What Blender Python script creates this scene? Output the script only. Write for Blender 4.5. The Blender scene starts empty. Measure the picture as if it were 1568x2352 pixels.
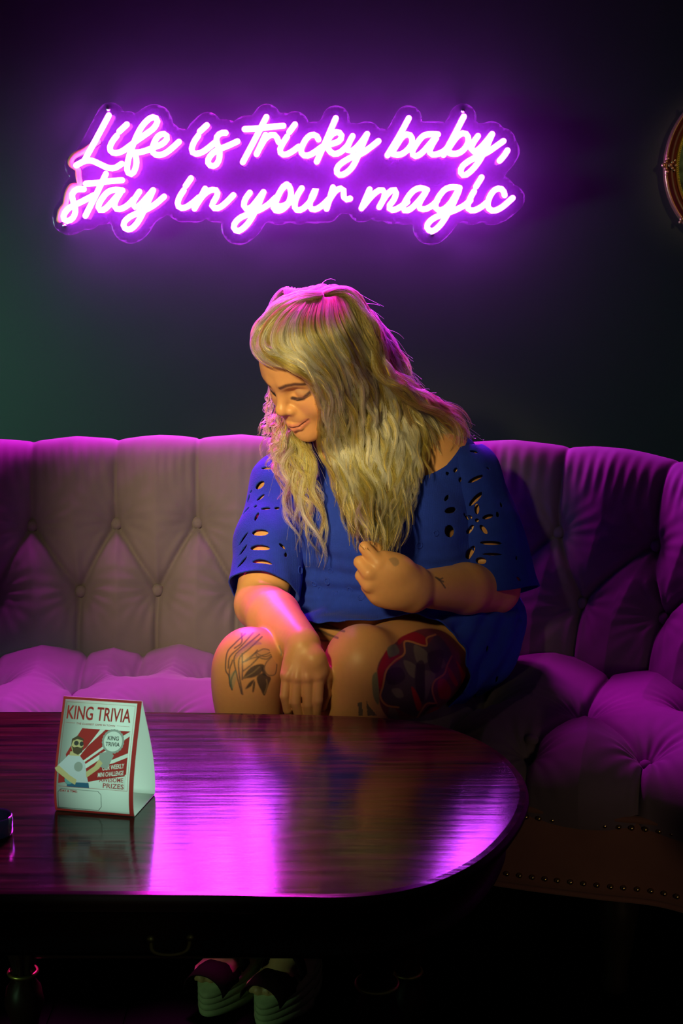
import bpy, bmesh, math, random
import numpy as np
from mathutils import Vector, Matrix
from mathutils.bvhtree import BVHTree

S = bpy.context.scene
COL = S.collection
rng = np.random.default_rng(7)

# ---------------------------------------------------------------- camera
W_PX, H_PX, F_PX = 1568.0, 2352.0, 3250.0
CAM_H = 1.18
PITCH = math.atan(576.0 / F_PX)
cam_d = bpy.data.cameras.new('camera')
cam = bpy.data.objects.new('camera', cam_d)
COL.objects.link(cam)
cam_d.sensor_fit = 'VERTICAL'
cam_d.sensor_height = 36.0
cam_d.lens = F_PX / H_PX * 36.0
cam.location = (0, 0, CAM_H)
cam.rotation_euler = (math.pi / 2 - PITCH, 0, 0)
cam_d.dof.use_dof = True
cam_d.dof.focus_distance = 2.32
cam_d.dof.aperture_fstop = 13.0
S.camera = cam

# ---------------------------------------------------------------- world, exposure
wd = bpy.data.worlds.new('dark_room')
S.world = wd
wd.use_nodes = True
wd.node_tree.nodes['Background'].inputs[0].default_value = (0.13, 0.15, 0.16, 1)
wd.node_tree.nodes['Background'].inputs[1].default_value = 0.05
S.view_settings.view_transform = 'Standard'
S.view_settings.look = 'None'
S.view_settings.exposure = 0.0
S.view_settings.gamma = 1.0
S.view_settings.use_curve_mapping = False
S.cycles.use_denoising = True
S.cycles.max_bounces = 7
S.cycles.adaptive_threshold = 0.02
S.cycles_curves.shape = 'THICK'
S.cycles.transparent_max_bounces = 24


def lamp(name, kind, loc, target, energy, color, size=0.3, size_y=None, spot=None, blend=0.6):
    d = bpy.data.lights.new(name, kind)
    d.energy = energy
    d.color = color
    if kind == 'AREA':
        d.size = size
        if size_y:
            d.shape = 'RECTANGLE'
            d.size_y = size_y
    else:
        d.shadow_soft_size = size
    if kind == 'SPOT':
        d.spot_size = math.radians(spot)
        d.spot_blend = blend
    o = bpy.data.objects.new(name, d)
    COL.objects.link(o)
    o.location = loc
    v = Vector(target) - Vector(loc)
    o.rotation_euler = v.to_track_quat('-Z', 'Y').to_euler()
    return o


# warm key lamp in front of her, camera left; dim green lamp at the left; violet lamp above the sofa, then added violet fills behind it
lamp('key_lamp', 'SPOT', (-0.75, 0.15, 1.75), (-0.19, 2.40, 0.78), 420, (1.0, 0.77, 0.30), 0.12, spot=20.5, blend=1.0)
lamp('green_lamp', 'SPOT', (0.22, 0.25, 1.22), (-0.31, 1.77, 0.56), 95, (0.60, 1.0, 0.80), 0.10, spot=13, blend=1.0)
lamp('green_wall_lamp', 'SPOT', (-2.3, 2.95, 1.0), (-0.70, 3.65, 0.74), 170, (0.30, 1.0, 0.58), 0.2, spot=64, blend=1.0)
lamp('green_floor_lamp', 'SPOT', (-1.25, 1.0, 0.30), (-0.12, 2.08, 0.05), 8, (0.45, 1.0, 0.50), 0.05, spot=24, blend=1.0)
lamp('violet_spot', 'SPOT', (-0.55, 3.17, 2.5), (-0.36, 2.48, 0.45), 270, (0.80, 0.016, 0.58), 0.20, spot=54, blend=0.9)
lamp('violet_spot', 'SPOT', (0.18, 3.30, 2.05), (0.0, 2.50, 1.06), 260, (0.66, 0.010, 0.95), 0.08, spot=14, blend=0.7)  # added violet light from behind that gives the hair its rim
lamp('violet_spot', 'SPOT', (-0.25, 3.45, 1.75), (-0.25, 2.75, 0.80), 240, (0.80, 0.014, 0.66), 0.25, spot=110, blend=0.8)  # added grazing violet light that tints the top of the backrest
lamp('rail_fill', 'SPOT', (0.95, 0.25, 0.55), (0.48, 2.1, 0.27), 9, (1.0, 0.66, 0.34), 0.12, spot=22, blend=0.8)  # unseen fill added low to bring out the front rail and nails
lamp('frame_fill', 'SPOT', (1.55, 2.3, 1.9), (0.98, 3.62, 1.43), 26, (1.0, 0.72, 0.30), 0.05, spot=15, blend=0.6)  # unseen light added to brighten the gilt frame
SIGN_POWER = 60.0
# ---------------------------------------------------------------- helpers
_c, _s = math.cos(PITCH), math.sin(PITCH)


def P(px, py, Y):
    """point at depth Y seen at photo position (px, py)"""
    d = (px - 784.0) / F_PX
    e = -(py - 1176.0) / F_PX
    t = Y / (_c + e * _s)
    return np.array([d * t, Y, CAM_H + (-_s + e * _c) * t])


def PH(px, py, Hh):
    """point at height Hh seen at photo position (px, py)"""
    d = (px - 784.0) / F_PX
    e = -(py - 1176.0) / F_PX
    t = (Hh - CAM_H) / (-_s + e * _c)
    return np.array([d * t, t * (_c + e * _s), Hh])


def project(p):
    p = np.asarray(p, float)
    y = p[..., 1]
    z = p[..., 2] - CAM_H
    zz = y * _c - z * _s
    u = y * _s + z * _c
    return np.stack([784 + F_PX * p[..., 0] / zz, 1176 - F_PX * u / zz], -1)


def tag(o, label=None, cat=None, group=None, kind=None):
    if label: o['label'] = label
    if cat: o['category'] = cat
    if group: o['group'] = group
    if kind: o['kind'] = kind
    return o


def empty(name, loc=(0, 0, 0)):
    o = bpy.data.objects.new(name, None)
    COL.objects.link(o)
    o.location = loc
    return o


def mesh_obj(name, v, f, m, parent=None, smooth=True, loc=None):
    """one mesh object; v is in world coordinates"""
    me = bpy.data.meshes.new(name)
    v = np.asarray(v, dtype=np.float64)
    if loc is not None:
        v = v - np.asarray(loc)
    if isinstance(f, np.ndarray):
        nf, k = f.shape
        me.vertices.add(len(v))
        me.vertices.foreach_set('co', v.astype(np.float32).ravel())
        me.loops.add(nf * k)
        me.loops.foreach_set('vertex_index', f.astype(np.int32).ravel())
        me.polygons.add(nf)
        me.polygons.foreach_set('loop_start', np.arange(0, nf * k, k, dtype=np.int32))
        me.polygons.foreach_set('loop_total', np.full(nf, k, dtype=np.int32))
        me.update(calc_edges=True)
        me.validate()
    else:
        me.from_pydata([tuple(x) for x in v], [], [list(x) for x in f])
        me.update()
    if smooth:
        me.polygons.foreach_set('use_smooth', np.ones(len(me.polygons), dtype=bool))
    if m is not None:
        me.materials.append(m)
    o = bpy.data.objects.new(name, me)
    COL.objects.link(o)
    if loc is not None:
        o.location = loc
    if parent is not None:
        o.parent = parent
        o.matrix_parent_inverse = Matrix.Translation(parent.location).inverted()
    return o


def copy_part(o, parent, loc, rot=None):
    c = o.copy()
    COL.objects.link(c)
    c.parent = parent
    c.matrix_parent_inverse = Matrix.Translation(parent.location).inverted()
    c.location = loc
    if rot is not None:
        c.rotation_euler = rot
    return c


class MB:
    """collects shapes into one mesh"""
    def __init__(self):
        self.v, self.f = [], []

    def add(self, v, f):
        b = len(self.v)
        self.v += [tuple(x) for x in v]
        self.f += [[i + b for i in q] for q in f]
        return self

    def grid(self, rows, closed_u=False, closed_v=False):
        nr, nc = len(rows), len(rows[0])
        f = []
        for i in range(nr if closed_v else nr - 1):
            for j in range(nc if closed_u else nc - 1):
                f.append([i * nc + j, i * nc + (j + 1) % nc, ((i + 1) % nr) * nc + (j + 1) % nc, ((i + 1) % nr) * nc + j])
        return self.add([p for r in rows for p in r], f)

    def tube(self, pts, r, n=10, cap=True, closed=False):
        pts = np.asarray(pts, float)
        m = len(pts)
        rr = np.full(m, r) if np.isscalar(r) else np.asarray(r, float)
        if closed:
            tg = np.roll(pts, -1, 0) - np.roll(pts, 1, 0)
        else:
            tg = np.gradient(pts, axis=0)
        tg /= np.linalg.norm(tg, axis=1, keepdims=True) + 1e-12
        ref = np.array([0, 0, 1.0]) if abs(tg[0][2]) < 0.9 else np.array([1.0, 0, 0])
        a = np.cross(tg[0], ref); a /= np.linalg.norm(a)
        rows = []
        ang = np.linspace(0, 2 * math.pi, n, endpoint=False)
        frames = []
        for i in range(m):
            a = a - tg[i] * np.dot(a, tg[i]); a /= np.linalg.norm(a) + 1e-12
            b = np.cross(tg[i], a)
            frames.append((a.copy(), b))
        def ring(c, ra, fr):
            return [c + ra * (math.cos(t) * fr[0] + math.sin(t) * fr[1]) for t in ang]
        if cap and not closed:
            for k in range(3):
                th = k / 3 * math.pi / 2
                rows.append(ring(pts[0] - tg[0] * rr[0] * math.cos(th), rr[0] * max(math.sin(th), .02), frames[0]))
        for i in range(m):
            rows.append(ring(pts[i], rr[i], frames[i]))
        if cap and not closed:
            for k in (2, 1, 0):
                th = k / 3 * math.pi / 2
                rows.append(ring(pts[-1] + tg[-1] * rr[-1] * math.cos(th), rr[-1] * max(math.sin(th), .02), frames[-1]))
        return self.grid(rows, closed_u=True, closed_v=closed)

    def lathe(self, prof, center, n=24):
        c = np.asarray(center, float)
        rows = []
        for r, z in prof:
            rows.append([c + np.array([r * math.cos(t), r * math.sin(t), z]) for t in np.linspace(0, 2 * math.pi, n, endpoint=False)])
        return self.grid(rows, closed_u=True)

    def ball(self, c, r, n=10, m=7):
        c = np.asarray(c, float); r = np.broadcast_to(np.asarray(r, float), 3)
        rows = []
        for i in range(m + 1):
            th = math.pi * i / m
            rr = max(math.sin(th), 1e-3)
            rows.append([c + r * np.array([rr * math.cos(t), rr * math.sin(t), math.cos(th)]) for t in np.linspace(0, 2 * math.pi, n, endpoint=False)])
        return self.grid(rows, closed_u=True)

    def box(self, lo, hi):
        x0, y0, z0 = lo; x1, y1, z1 = hi
        v = [(x0, y0, z0), (x1, y0, z0), (x1, y1, z0), (x0, y1, z0), (x0, y0, z1), (x1, y0, z1), (x1, y1, z1), (x0, y1, z1)]
        return self.add(v, [[3, 2, 1, 0], [4, 5, 6, 7], [0, 1, 5, 4], [1, 2, 6, 5], [2, 3, 7, 6], [3, 0, 4, 7]])

    def build(self, name, m, parent=None, smooth=True, loc=None):
        return mesh_obj(name, self.v, self.f, m, parent, smooth, loc)


def catmull(pts, n=8, closed=False):
    p = np.asarray(pts, float)
    m = len(p)
    out = []
    segs = m if closed else m - 1
    for i in range(segs):
        if closed:
            p0, p1, p2, p3 = p[(i - 1) % m], p[i], p[(i + 1) % m], p[(i + 2) % m]
        else:
            p0 = p[i - 1] if i > 0 else 2 * p[0] - p[1]
            p1, p2 = p[i], p[i + 1]
            p3 = p[i + 2] if i + 2 < m else 2 * p[-1] - p[-2]
        for k in range(n):
            t = k / n
            out.append(0.5 * ((2 * p1) + (-p0 + p2) * t + (2 * p0 - 5 * p1 + 4 * p2 - p3) * t * t + (-p0 + 3 * p1 - 3 * p2 + p3) * t ** 3))
    if not closed:
        out.append(p[-1])
    return np.array(out)


def resample(pts, n):
    pts = np.asarray(pts, float)
    d = np.r_[0, np.cumsum(np.linalg.norm(np.diff(pts, axis=0), axis=1))]
    t = np.linspace(0, d[-1], n)
    return np.stack([np.interp(t, d, pts[:, i]) for i in range(pts.shape[1])], 1)


# ---------------------------------------------------------------- materials
def mat(name, color=(0.5, 0.5, 0.5), rough=0.5, metal=0.0, spec=0.5, sheen=0.0, coat=0.0, coat_rough=0.05,
        noise=None, bump=None, emit=None, emit_strength=0.0, trans=0.0, ior=1.45, attr=None, sub=0.0, var=0.25):
    m = bpy.data.materials.new(name)
    m.use_nodes = True
    nt = m.node_tree
    b = nt.nodes['Principled BSDF']
    b.inputs['Base Color'].default_value = (*color, 1)
    b.inputs['Roughness'].default_value = rough
    b.inputs['Metallic'].default_value = metal
    b.inputs['Specular IOR Level'].default_value = spec
    b.inputs['Sheen Weight'].default_value = sheen
    b.inputs['Coat Weight'].default_value = coat
    b.inputs['Coat Roughness'].default_value = coat_rough
    b.inputs['Transmission Weight'].default_value = trans
    b.inputs['IOR'].default_value = ior
    if sub:
        b.inputs['Subsurface Weight'].default_value = sub
        b.inputs['Subsurface Radius'].default_value = (0.012, 0.004, 0.002)
        b.inputs['Subsurface Scale'].default_value = 0.6
    if emit:
        b.inputs['Emission Color'].default_value = (*emit, 1)
        b.inputs['Emission Strength'].default_value = emit_strength
    L = nt.links.new
    tc = nt.nodes.new('ShaderNodeTexCoord')
    src = None
    if attr:
        a = nt.nodes.new('ShaderNodeAttribute')
        a.attribute_name = attr
        src = a.outputs['Color']
    if noise:
        n = nt.nodes.new('ShaderNodeTexNoise')
        n.inputs['Scale'].default_value = noise
        n.inputs['Detail'].default_value = 5
        L(tc.outputs['Object'], n.inputs['Vector'])
        mr = nt.nodes.new('ShaderNodeMapRange')
        mr.inputs['To Min'].default_value = 1 - var
        mr.inputs['To Max'].default_value = 1 + var
        L(n.outputs['Fac'], mr.inputs['Value'])
        mx = nt.nodes.new('ShaderNodeMix')
        mx.data_type = 'RGBA'; mx.blend_type = 'MULTIPLY'
        mx.inputs[0].default_value = 1
        if src:
            L(src, mx.inputs[6])
        else:
            mx.inputs[6].default_value = (*color, 1)
        L(mr.outputs['Result'], mx.inputs[7])
        src = mx.outputs[2]
    if src:
        L(src, b.inputs['Base Color'])
    if bump:
        n2 = nt.nodes.new('ShaderNodeTexNoise')
        n2.inputs['Scale'].default_value = bump[0]
        n2.inputs['Detail'].default_value = 3
        L(tc.outputs['Object'], n2.inputs['Vector'])
        bp = nt.nodes.new('ShaderNodeBump')
        bp.inputs['Strength'].default_value = bump[1]
        bp.inputs['Distance'].default_value = bump[2]
        L(n2.outputs['Fac'], bp.inputs['Height'])
        L(bp.outputs['Normal'], b.inputs['Normal'])
    return m


# ---------------------------------------------------------------- implicit surfaces
class Field:
    """signed distance samples on a rectilinear grid; shapes are blended in one by one"""
    def __init__(self, xs, ys, zs):
        self.ax = [np.asarray(a, np.float32) for a in (xs, ys, zs)]
        self.D = np.full([len(a) for a in self.ax], 1.0, np.float32)

    def _sub(self, lo, hi):
        sl = []
        for a, l, h in zip(self.ax, lo, hi):
            i0 = max(int(np.searchsorted(a, l)) - 1, 0)
            i1 = min(int(np.searchsorted(a, h)) + 1, len(a))
            sl.append(slice(i0, max(i1, i0)))
        X = self.ax[0][sl[0]][:, None, None]
        Y = self.ax[1][sl[1]][None, :, None]
        Z = self.ax[2][sl[2]][None, None, :]
        return tuple(sl), X, Y, Z

    def op(self, fn, lo, hi, k=0.01, mode='add'):
        mg = k + 0.012
        sl, X, Y, Z = self._sub(np.asarray(lo) - mg, np.asarray(hi) + mg)
        A = self.D[sl]
        if A.size == 0: return
        B = fn(X, Y, Z).astype(np.float32)
        if mode == 'add':
            h = np.maximum(k - np.abs(A - B), 0) / max(k, 1e-6)
            self.D[sl] = np.minimum(A, B) - h * h * k * 0.25
        else:
            B = -B
            h = np.maximum(k - np.abs(A - B), 0) / max(k, 1e-6)
            self.D[sl] = np.maximum(A, B) + h * h * k * 0.25

    def cone(self, a, b, ra, rb, k=0.01, mode='add'):
        a = np.asarray(a, float); b = np.asarray(b, float)
        ba = b - a
        L2 = float(ba @ ba) + 1e-12
        def fn(X, Y, Z):
            t = np.clip(((X - a[0]) * ba[0] + (Y - a[1]) * ba[1] + (Z - a[2]) * ba[2]) / L2, 0, 1)
            return np.sqrt((X - a[0] - t * ba[0]) ** 2 + (Y - a[1] - t * ba[1]) ** 2 + (Z - a[2] - t * ba[2]) ** 2) - (ra + (rb - ra) * t)
        self.op(fn, np.minimum(a - ra, b - rb), np.maximum(a + ra, b + rb), k, mode)

    def chain(self, pts, rs, k=0.006, kfirst=None):
        for i in range(len(pts) - 1):
            self.cone(pts[i], pts[i + 1], rs[i], rs[i + 1], kfirst if (i == 0 and kfirst) else k)

    def ell(self, c, r, k=0.02, mode='add', R=None):
        c = np.asarray(c, float); r = np.asarray(r, float)
        R = np.eye(3) if R is None else np.asarray(R, float)   # columns are the ellipsoid's axes
        ext = np.sqrt(((R * r) ** 2).sum(1))
        def fn(X, Y, Z):
            d = (X - c[0], Y - c[1], Z - c[2])
            q = [d[0] * R[0, i] + d[1] * R[1, i] + d[2] * R[2, i] for i in range(3)]
            k0 = np.sqrt(sum((q[i] / r[i]) ** 2 for i in range(3)))
            k1 = np.sqrt(sum((q[i] / r[i] ** 2) ** 2 for i in range(3))) + 1e-6
            return k0 * (k0 - 1) / k1
        self.op(fn, c - ext, c + ext, k, mode)

    def surface(self):
        D = self.D
        ins = D < 0
        nx, ny, nz = D.shape
        cnt = np.zeros((nx - 1, ny - 1, nz - 1), np.uint8)
        for i in (0, 1):
            for j in (0, 1):
                for k in (0, 1):
                    cnt += ins[i:nx - 1 + i, j:ny - 1 + j, k:nz - 1 + k]
        idx = np.nonzero((cnt > 0) & (cnt < 8))
        del cnt
        vid = np.full((nx - 1, ny - 1, nz - 1), -1, np.int32)
        n = len(idx[0])
        vid[idx] = np.arange(n)
        ix, iy, iz = idx
        ax = self.ax
        corner = {}
        for i in (0, 1):
            for j in (0, 1):
                for k in (0, 1):
                    corner[(i, j, k)] = (D[ix + i, iy + j, iz + k], np.stack([ax[0][ix + i], ax[1][iy + j], ax[2][iz + k]], 1))
        acc = np.zeros((n, 3)); num = np.zeros(n)
        keys = list(corner)
        for a in keys:
            for d in range(3):
                if a[d] == 0:
                    b = list(a); b[d] = 1; b = tuple(b)
                    va, pa = corner[a]; vb, pb = corner[b]
                    m = (va < 0) != (vb < 0)
                    t = va / np.where(va - vb == 0, 1, va - vb)
                    acc += np.where(m[:, None], pa + (pb - pa) * t[:, None], 0)
                    num += m
        V = acc / num[:, None]
        F = []
        for d in range(3):
            sa = [slice(None)] * 3; sb = [slice(None)] * 3
            sa[d] = slice(0, -1); sb[d] = slice(1, None)
            a = ins[tuple(sa)]; b = ins[tuple(sb)]
            ch = a != b
            e = np.nonzero(ch)
            e = [np.asarray(q) for q in e]
            o1, o2 = (d + 1) % 3, (d + 2) % 3
            ok = (e[o1] > 0) & (e[o2] > 0) & (e[o1] < D.shape[o1] - 1) & (e[o2] < D.shape[o2] - 1)
            e = [q[ok] for q in e]
            pos = a[e[0], e[1], e[2]]
            def cell(s1, s2):
                q = list(e); q[o1] = e[o1] - s1; q[o2] = e[o2] - s2
                return vid[q[0], q[1], q[2]]
            q = np.stack([cell(1, 1), cell(0, 1), cell(0, 0), cell(1, 0)], 1)
            q = np.where(pos[:, None], q, q[:, ::-1])
            F.append(q)
        F = np.concatenate(F)
        F = F[(F >= 0).all(1)]
        return V, F


def tri(F):
    return np.concatenate([F[:, [0, 1, 2]], F[:, [0, 2, 3]]])


def clip_mesh(V, T, d):
    """keeps the part of a triangle mesh where the vertex value d is positive, cutting along d = 0"""
    pos = d > 0
    c = pos[T].sum(1)
    keep = T[c == 3]
    mixed = T[(c == 1) | (c == 2)]
    newV = []; cache = {}; extra = []
    def cut(i, j):
        key = (i, j) if i < j else (j, i)
        if key not in cache:
            t = d[i] / (d[i] - d[j])
            cache[key] = len(V) + len(newV)
            newV.append(V[i] + (V[j] - V[i]) * t)
        return cache[key]
    for t in mixed:
        t = [int(x) for x in t]
        p = [pos[x] for x in t]
        if sum(p) == 1:
            k = p.index(True); a, b, e = t[k], t[(k + 1) % 3], t[(k + 2) % 3]
            extra.append((a, cut(a, b), cut(a, e)))
        else:
            k = p.index(False); a, b, e = t[k], t[(k + 1) % 3], t[(k + 2) % 3]
            x, y = cut(a, b), cut(a, e)
            extra.append((x, b, e)); extra.append((x, e, y))
    V2 = np.concatenate([V, np.array(newV).reshape(-1, 3)])
    T2 = np.concatenate([keep, np.array(extra, dtype=np.int64).reshape(-1, 3)])
    used = np.unique(T2)
    remap = np.full(len(V2), -1, np.int64); remap[used] = np.arange(len(used))
    return V2[used], remap[T2]


def vert_normals(V, T):
    n = np.cross(V[T[:, 1]] - V[T[:, 0]], V[T[:, 2]] - V[T[:, 0]])
    out = np.zeros_like(V)
    for i in range(3):
        for c in range(3):
            out[:, c] += np.bincount(T[:, i], n[:, c], minlength=len(V))
    return out / (np.linalg.norm(out, axis=1, keepdims=True) + 1e-12)


def seg_dist2(p, a, b):
    """distance of 2-D points p to the segment a-b"""
    ba = b - a
    t = np.clip(((p - a) @ ba) / (ba @ ba + 1e-12), 0, 1)
    return np.linalg.norm(p - a - t[:, None] * ba, axis=1)


def in_poly(p, poly):
    x, y = p[:, 0], p[:, 1]
    r = np.zeros(len(p), bool)
    q = np.asarray(poly, float)
    for i in range(len(q)):
        (x0, y0), (x1, y1) = q[i], q[(i + 1) % len(q)]
        if y0 == y1: continue
        c = ((y0 > y) != (y1 > y)) & (x < (x1 - x0) * (y - y0) / (y1 - y0) + x0)
        r ^= c
    return r


def smooth_noise(p, scale, seed=0):
    """cheap smooth pseudo-noise in [-1, 1] built from sines"""
    r = np.random.default_rng(seed)
    out = np.zeros(len(p))
    for i in range(6):
        k = r.normal(size=p.shape[1]) * scale
        out += np.sin(p @ k + r.uniform(0, 6.28))
    return out / 3.0
# ---------------------------------------------------------------- setting
WALL_Y = 3.65
m_wall = mat('dark_wall_paint', (0.042, 0.047, 0.050), rough=0.75, spec=0.08, noise=3.0, var=0.12, bump=(160, 0.12, 0.002))
m_floor = mat('dark_floor_boards', (0.0025, 0.002, 0.002), rough=0.7, spec=0.05, noise=6.0)
tag(MB().box((-3.2, WALL_Y, 0), (3.2, WALL_Y + 0.12, 3.0)).build('wall_back', m_wall, smooth=False), kind='structure')
fl = tag(MB().box((-3.2, -0.6, -0.08), (3.2, WALL_Y, -0.004)).build('floor', m_floor, smooth=False), kind='structure')
xx = -1.3
for i in range(22):      # narrow dark floorboards under the table and the sofa
    MB().box((xx, 0.9, -0.004), (xx + 0.116, WALL_Y - 0.001, 0.0)).build('plank', m_floor, fl, smooth=False)
    xx += 0.12

# ---------------------------------------------------------------- sofa
m_vel = mat('mauve_velvet', (0.128, 0.104, 0.150), rough=0.75, spec=0.15, sheen=0.12, noise=26.0, var=0.10, bump=(900, 0.15, 0.001))
m_rail = mat('dark_mauve_velvet', (0.17, 0.085, 0.075), rough=0.8, spec=0.15, sheen=0.2, noise=20.0, var=0.15)
m_brass = mat('antique_brass', (0.42, 0.34, 0.14), rough=0.25, metal=1.0)
m_black = mat('black_wood', (0.012, 0.009, 0.008), rough=0.35)

SC = 0.33
_base = np.array([(-1.62, 1.82), (-1.59, 2.05), (-1.50, 2.27), (-1.36, 2.45), (-1.12, 2.58), (-0.65, 2.655), (-0.30, 2.675), (0.05, 2.665),
                  (0.28, 2.635), (0.43, 2.585), (0.545, 2.50), (0.635, 2.36), (0.69, 2.18), (0.715, 1.98), (0.72, 1.80)])
curve = resample(catmull(_base, 24), 900)
_front = np.array([(-1.30, 1.78), (-1.26, 1.88), (-1.17, 1.98), (-1.08, 2.06), (-0.93, 2.13), (-0.58, 2.225), (-0.30, 2.25), (0.05, 2.215),
                   (0.19, 2.155), (0.30, 2.115), (0.40, 2.085), (0.50, 2.055), (0.58, 1.98), (0.60, 1.90), (0.60, 1.78)])
front = resample(catmull(_front, 24), 900)
# pair the two curves point by point through their control points
def paired(a, n=900):
    t = np.linspace(0, len(a) - 1, n)
    c = catmull(a, 60)
    s = np.linspace(0, len(a) - 1, len(c))
    return np.stack([np.interp(t, s, c[:, 0]), np.interp(t, s, c[:, 1])], 1)
curve = paired(_base); front = paired(_front)
arc = np.r_[0, np.cumsum(np.linalg.norm(np.diff(curve, axis=0), axis=1))]
tang = np.gradient(curve, axis=0); tang /= np.linalg.norm(tang, axis=1, keepdims=True)
nrm = np.stack([tang[:, 1], -tang[:, 0]], 1)          # towards the seat
TOP_H = 0.828


def u_at(x, y):
    return arc[np.argmin((curve[:, 0] - x) ** 2 + (curve[:, 1] - y) ** 2)]


# back buttons: (arc length, height up the back)
row1 = [u_at(*P(px, py, Y)[:2]) for px, py, Y in ((65, 1178, 2.71), (265, 1176, 2.73), (450, 1168, 2.735), (640, 1168, 2.74), (835, 1175, 2.73), (1050, 1190, 2.70), (1275, 1205, 2.65), (1487, 1245, 2.55))]
row2 = [u_at(*P(px, py, Y)[:2]) for px, py, Y in ((178, 1367, 2.67), (360, 1348, 2.69), (545, 1370, 2.69), (740, 1370, 2.69), (940, 1375, 2.67), (1130, 1385, 2.65), (1325, 1400, 2.60), (1500, 1440, 2.50))]
while row1[0] > 0.35: row1.insert(0, row1[0] - 0.165)
while row2[0] > 0.35: row2.insert(0, row2[0] - 0.165)
while row1[-1] < arc[-1] - 0.12: row1.append(row1[-1] + 0.17)
while row2[-1] < arc[-1] - 0.2: row2.append(row2[-1] + 0.17)
S1, S2, STOP, SBOT = 0.252, 0.120, 0.40, -0.06      # distances up the back profile (from the seat line)
buttons = [(u, S1) for u in row1] + [(u, S2) for u in row2]
segs = []
for u in row1:
    segs.append((u, S1, u + 0.004, STOP + 0.10))
    for w in row2:
        if abs(w - u) < 0.14: segs.append((u, S1, w, S2))
for w in row2: segs.append((w, S2, w - 0.003, SBOT))
segs = np.array(segs)


def tuft(p, buttons, segs, deep=0.030, puff=0.030, rad=0.06, seed=1):
    d = np.full(len(p), 9.0)
    d2 = np.full(len(p), 9.0)
    for s in segs:
        a, b = s[:2], s[2:]
        lo = np.minimum(a, b) - 0.2; hi = np.maximum(a, b) + 0.2
        m = np.nonzero(((p > lo) & (p < hi)).all(1))[0]
        e = seg_dist2(p[m], a, b)
        new = np.minimum(d[m], e); d2[m] = np.minimum(d2[m], np.maximum(d[m], e)); d[m] = new
    r = np.full(len(p), 9.0); th = np.zeros(len(p))
    for q in buttons:
        v = p - np.asarray(q)
        e = np.hypot(v[:, 0], v[:, 1])
        c = e < r
        r[c] = e[c]; th[c] = np.arctan2(v[c, 1], v[c, 0])
    z = puff * (1 - np.exp(-(d / rad) ** 1.2)) - 0.009 * np.exp(-(d / 0.0045) ** 1.3) - deep * np.exp(-(r / 0.032) ** 1.4)
    # pleats beside the creases and short gathers round the buttons
    z += 0.0030 * np.exp(-((d - 0.011) / 0.006) ** 2) * np.exp(-r / 0.09)
    ph = smooth_noise(p, 9.0, seed)
    z += 0.0016 * np.sin(13 * th + 5 * ph) * np.exp(-((r - 0.035) / 0.022) ** 2)
    z += 0.0006 * np.sin(17 * th + 6 * ph) * np.exp(-((r - 0.065) / 0.03) ** 2)
    z += 0.0015 * smooth_noise(p, 40.0, seed + 1)
    return z


# profile of the back: distance backwards from the base curve and height
_prof = np.array([(0.02, 0.36), (0.0, 0.43), (0.025, 0.55), (0.058, 0.68), (0.080, 0.765), (0.094, 0.805), (0.118, 0.826), (0.150, 0.826), (0.178, 0.80), (0.19, 0.74), (0.185, 0.5), (0.185, 0.24)])
prof = resample(catmull(_prof, 12), 230)
pa = np.r_[0, np.cumsum(np.linalg.norm(np.diff(prof, axis=0), axis=1))]
s0 = np.interp(0.43, prof[:60, 1], pa[:60])
sp = pa - s0
pt = np.gradient(prof, axis=0); pt /= np.linalg.norm(pt, axis=1, keepdims=True)
pn = np.stack([-pt[:, 1], pt[:, 0]], 1)               # outwards: towards the seat (negative backwards) / up
if pn[20, 0] > 0: pn = -pn
ui = np.linspace(0, len(arc) - 1, 1050)
ua = np.interp(ui, np.arange(len(arc)), arc)
cu = np.stack([np.interp(ui, np.arange(len(arc)), curve[:, i]) for i in (0, 1)], 1)
nu = np.stack([np.interp(ui, np.arange(len(arc)), nrm[:, i]) for i in (0, 1)], 1)
nu /= np.linalg.norm(nu, axis=1, keepdims=True)
UU, SS = np.meshgrid(ua, sp, indexing='ij')
flat = np.stack([UU.ravel(), SS.ravel()], 1)
mask = np.clip((STOP + 0.04 - flat[:, 1]) / 0.10, 0, 1)
mask = mask * mask * (3 - 2 * mask)
z = tuft(flat, buttons, segs) * (0.35 + 0.65 * mask)
z += 0.0013 * np.sin(flat[:, 0] * 330 + 2.5 * smooth_noise(flat, 14.0, 5)) * np.exp(-((flat[:, 1] - 0.365) / 0.035) ** 2)   # gathers along the top edge
z[flat[:, 1] > 0.5] *= 0.2
z = z.reshape(UU.shape)
# crest: a touch higher behind her, lower towards the arms
crest = np.interp(ua, [0, 1.0, u_at(-0.3, 2.675), u_at(0.42, 2.58), u_at(0.60, 2.4), arc[-1]], [-0.03, -0.012, 0.003, -0.005, -0.026, -0.07])
hk = np.clip((prof[:, 1] - 0.45) / 0.38, 0, 1)
off = prof[None, :, 0] + pn[None, :, 0] * z
hh = prof[None, :, 1] + pn[None, :, 1] * z + crest[:, None] * hk[None, :]
BX = cu[:, None, 0] - nu[:, None, 0] * off
BYY = cu[:, None, 1] - nu[:, None, 1] * off
BV = np.stack([BX, BYY, hh], -1)
nI, nJ = BX.shape
def grid_faces(a, b):
    i, j = np.meshgrid(np.arange(a - 1), np.arange(b - 1), indexing='ij')
    q = i * b + j
    return np.stack([q.ravel(), (q + b).ravel(), (q + b + 1).ravel(), (q + 1).ravel()], 1)
sofa = empty('tufted_sofa', (-0.35, 2.5, 0))
tag(sofa, 'long curved button-tufted mauve velvet sofa with rolled back and nailhead trim', 'sofa')
mesh_obj('backrest', BV.reshape(-1, 3), grid_faces(nI, nJ), m_vel, sofa)

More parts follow.
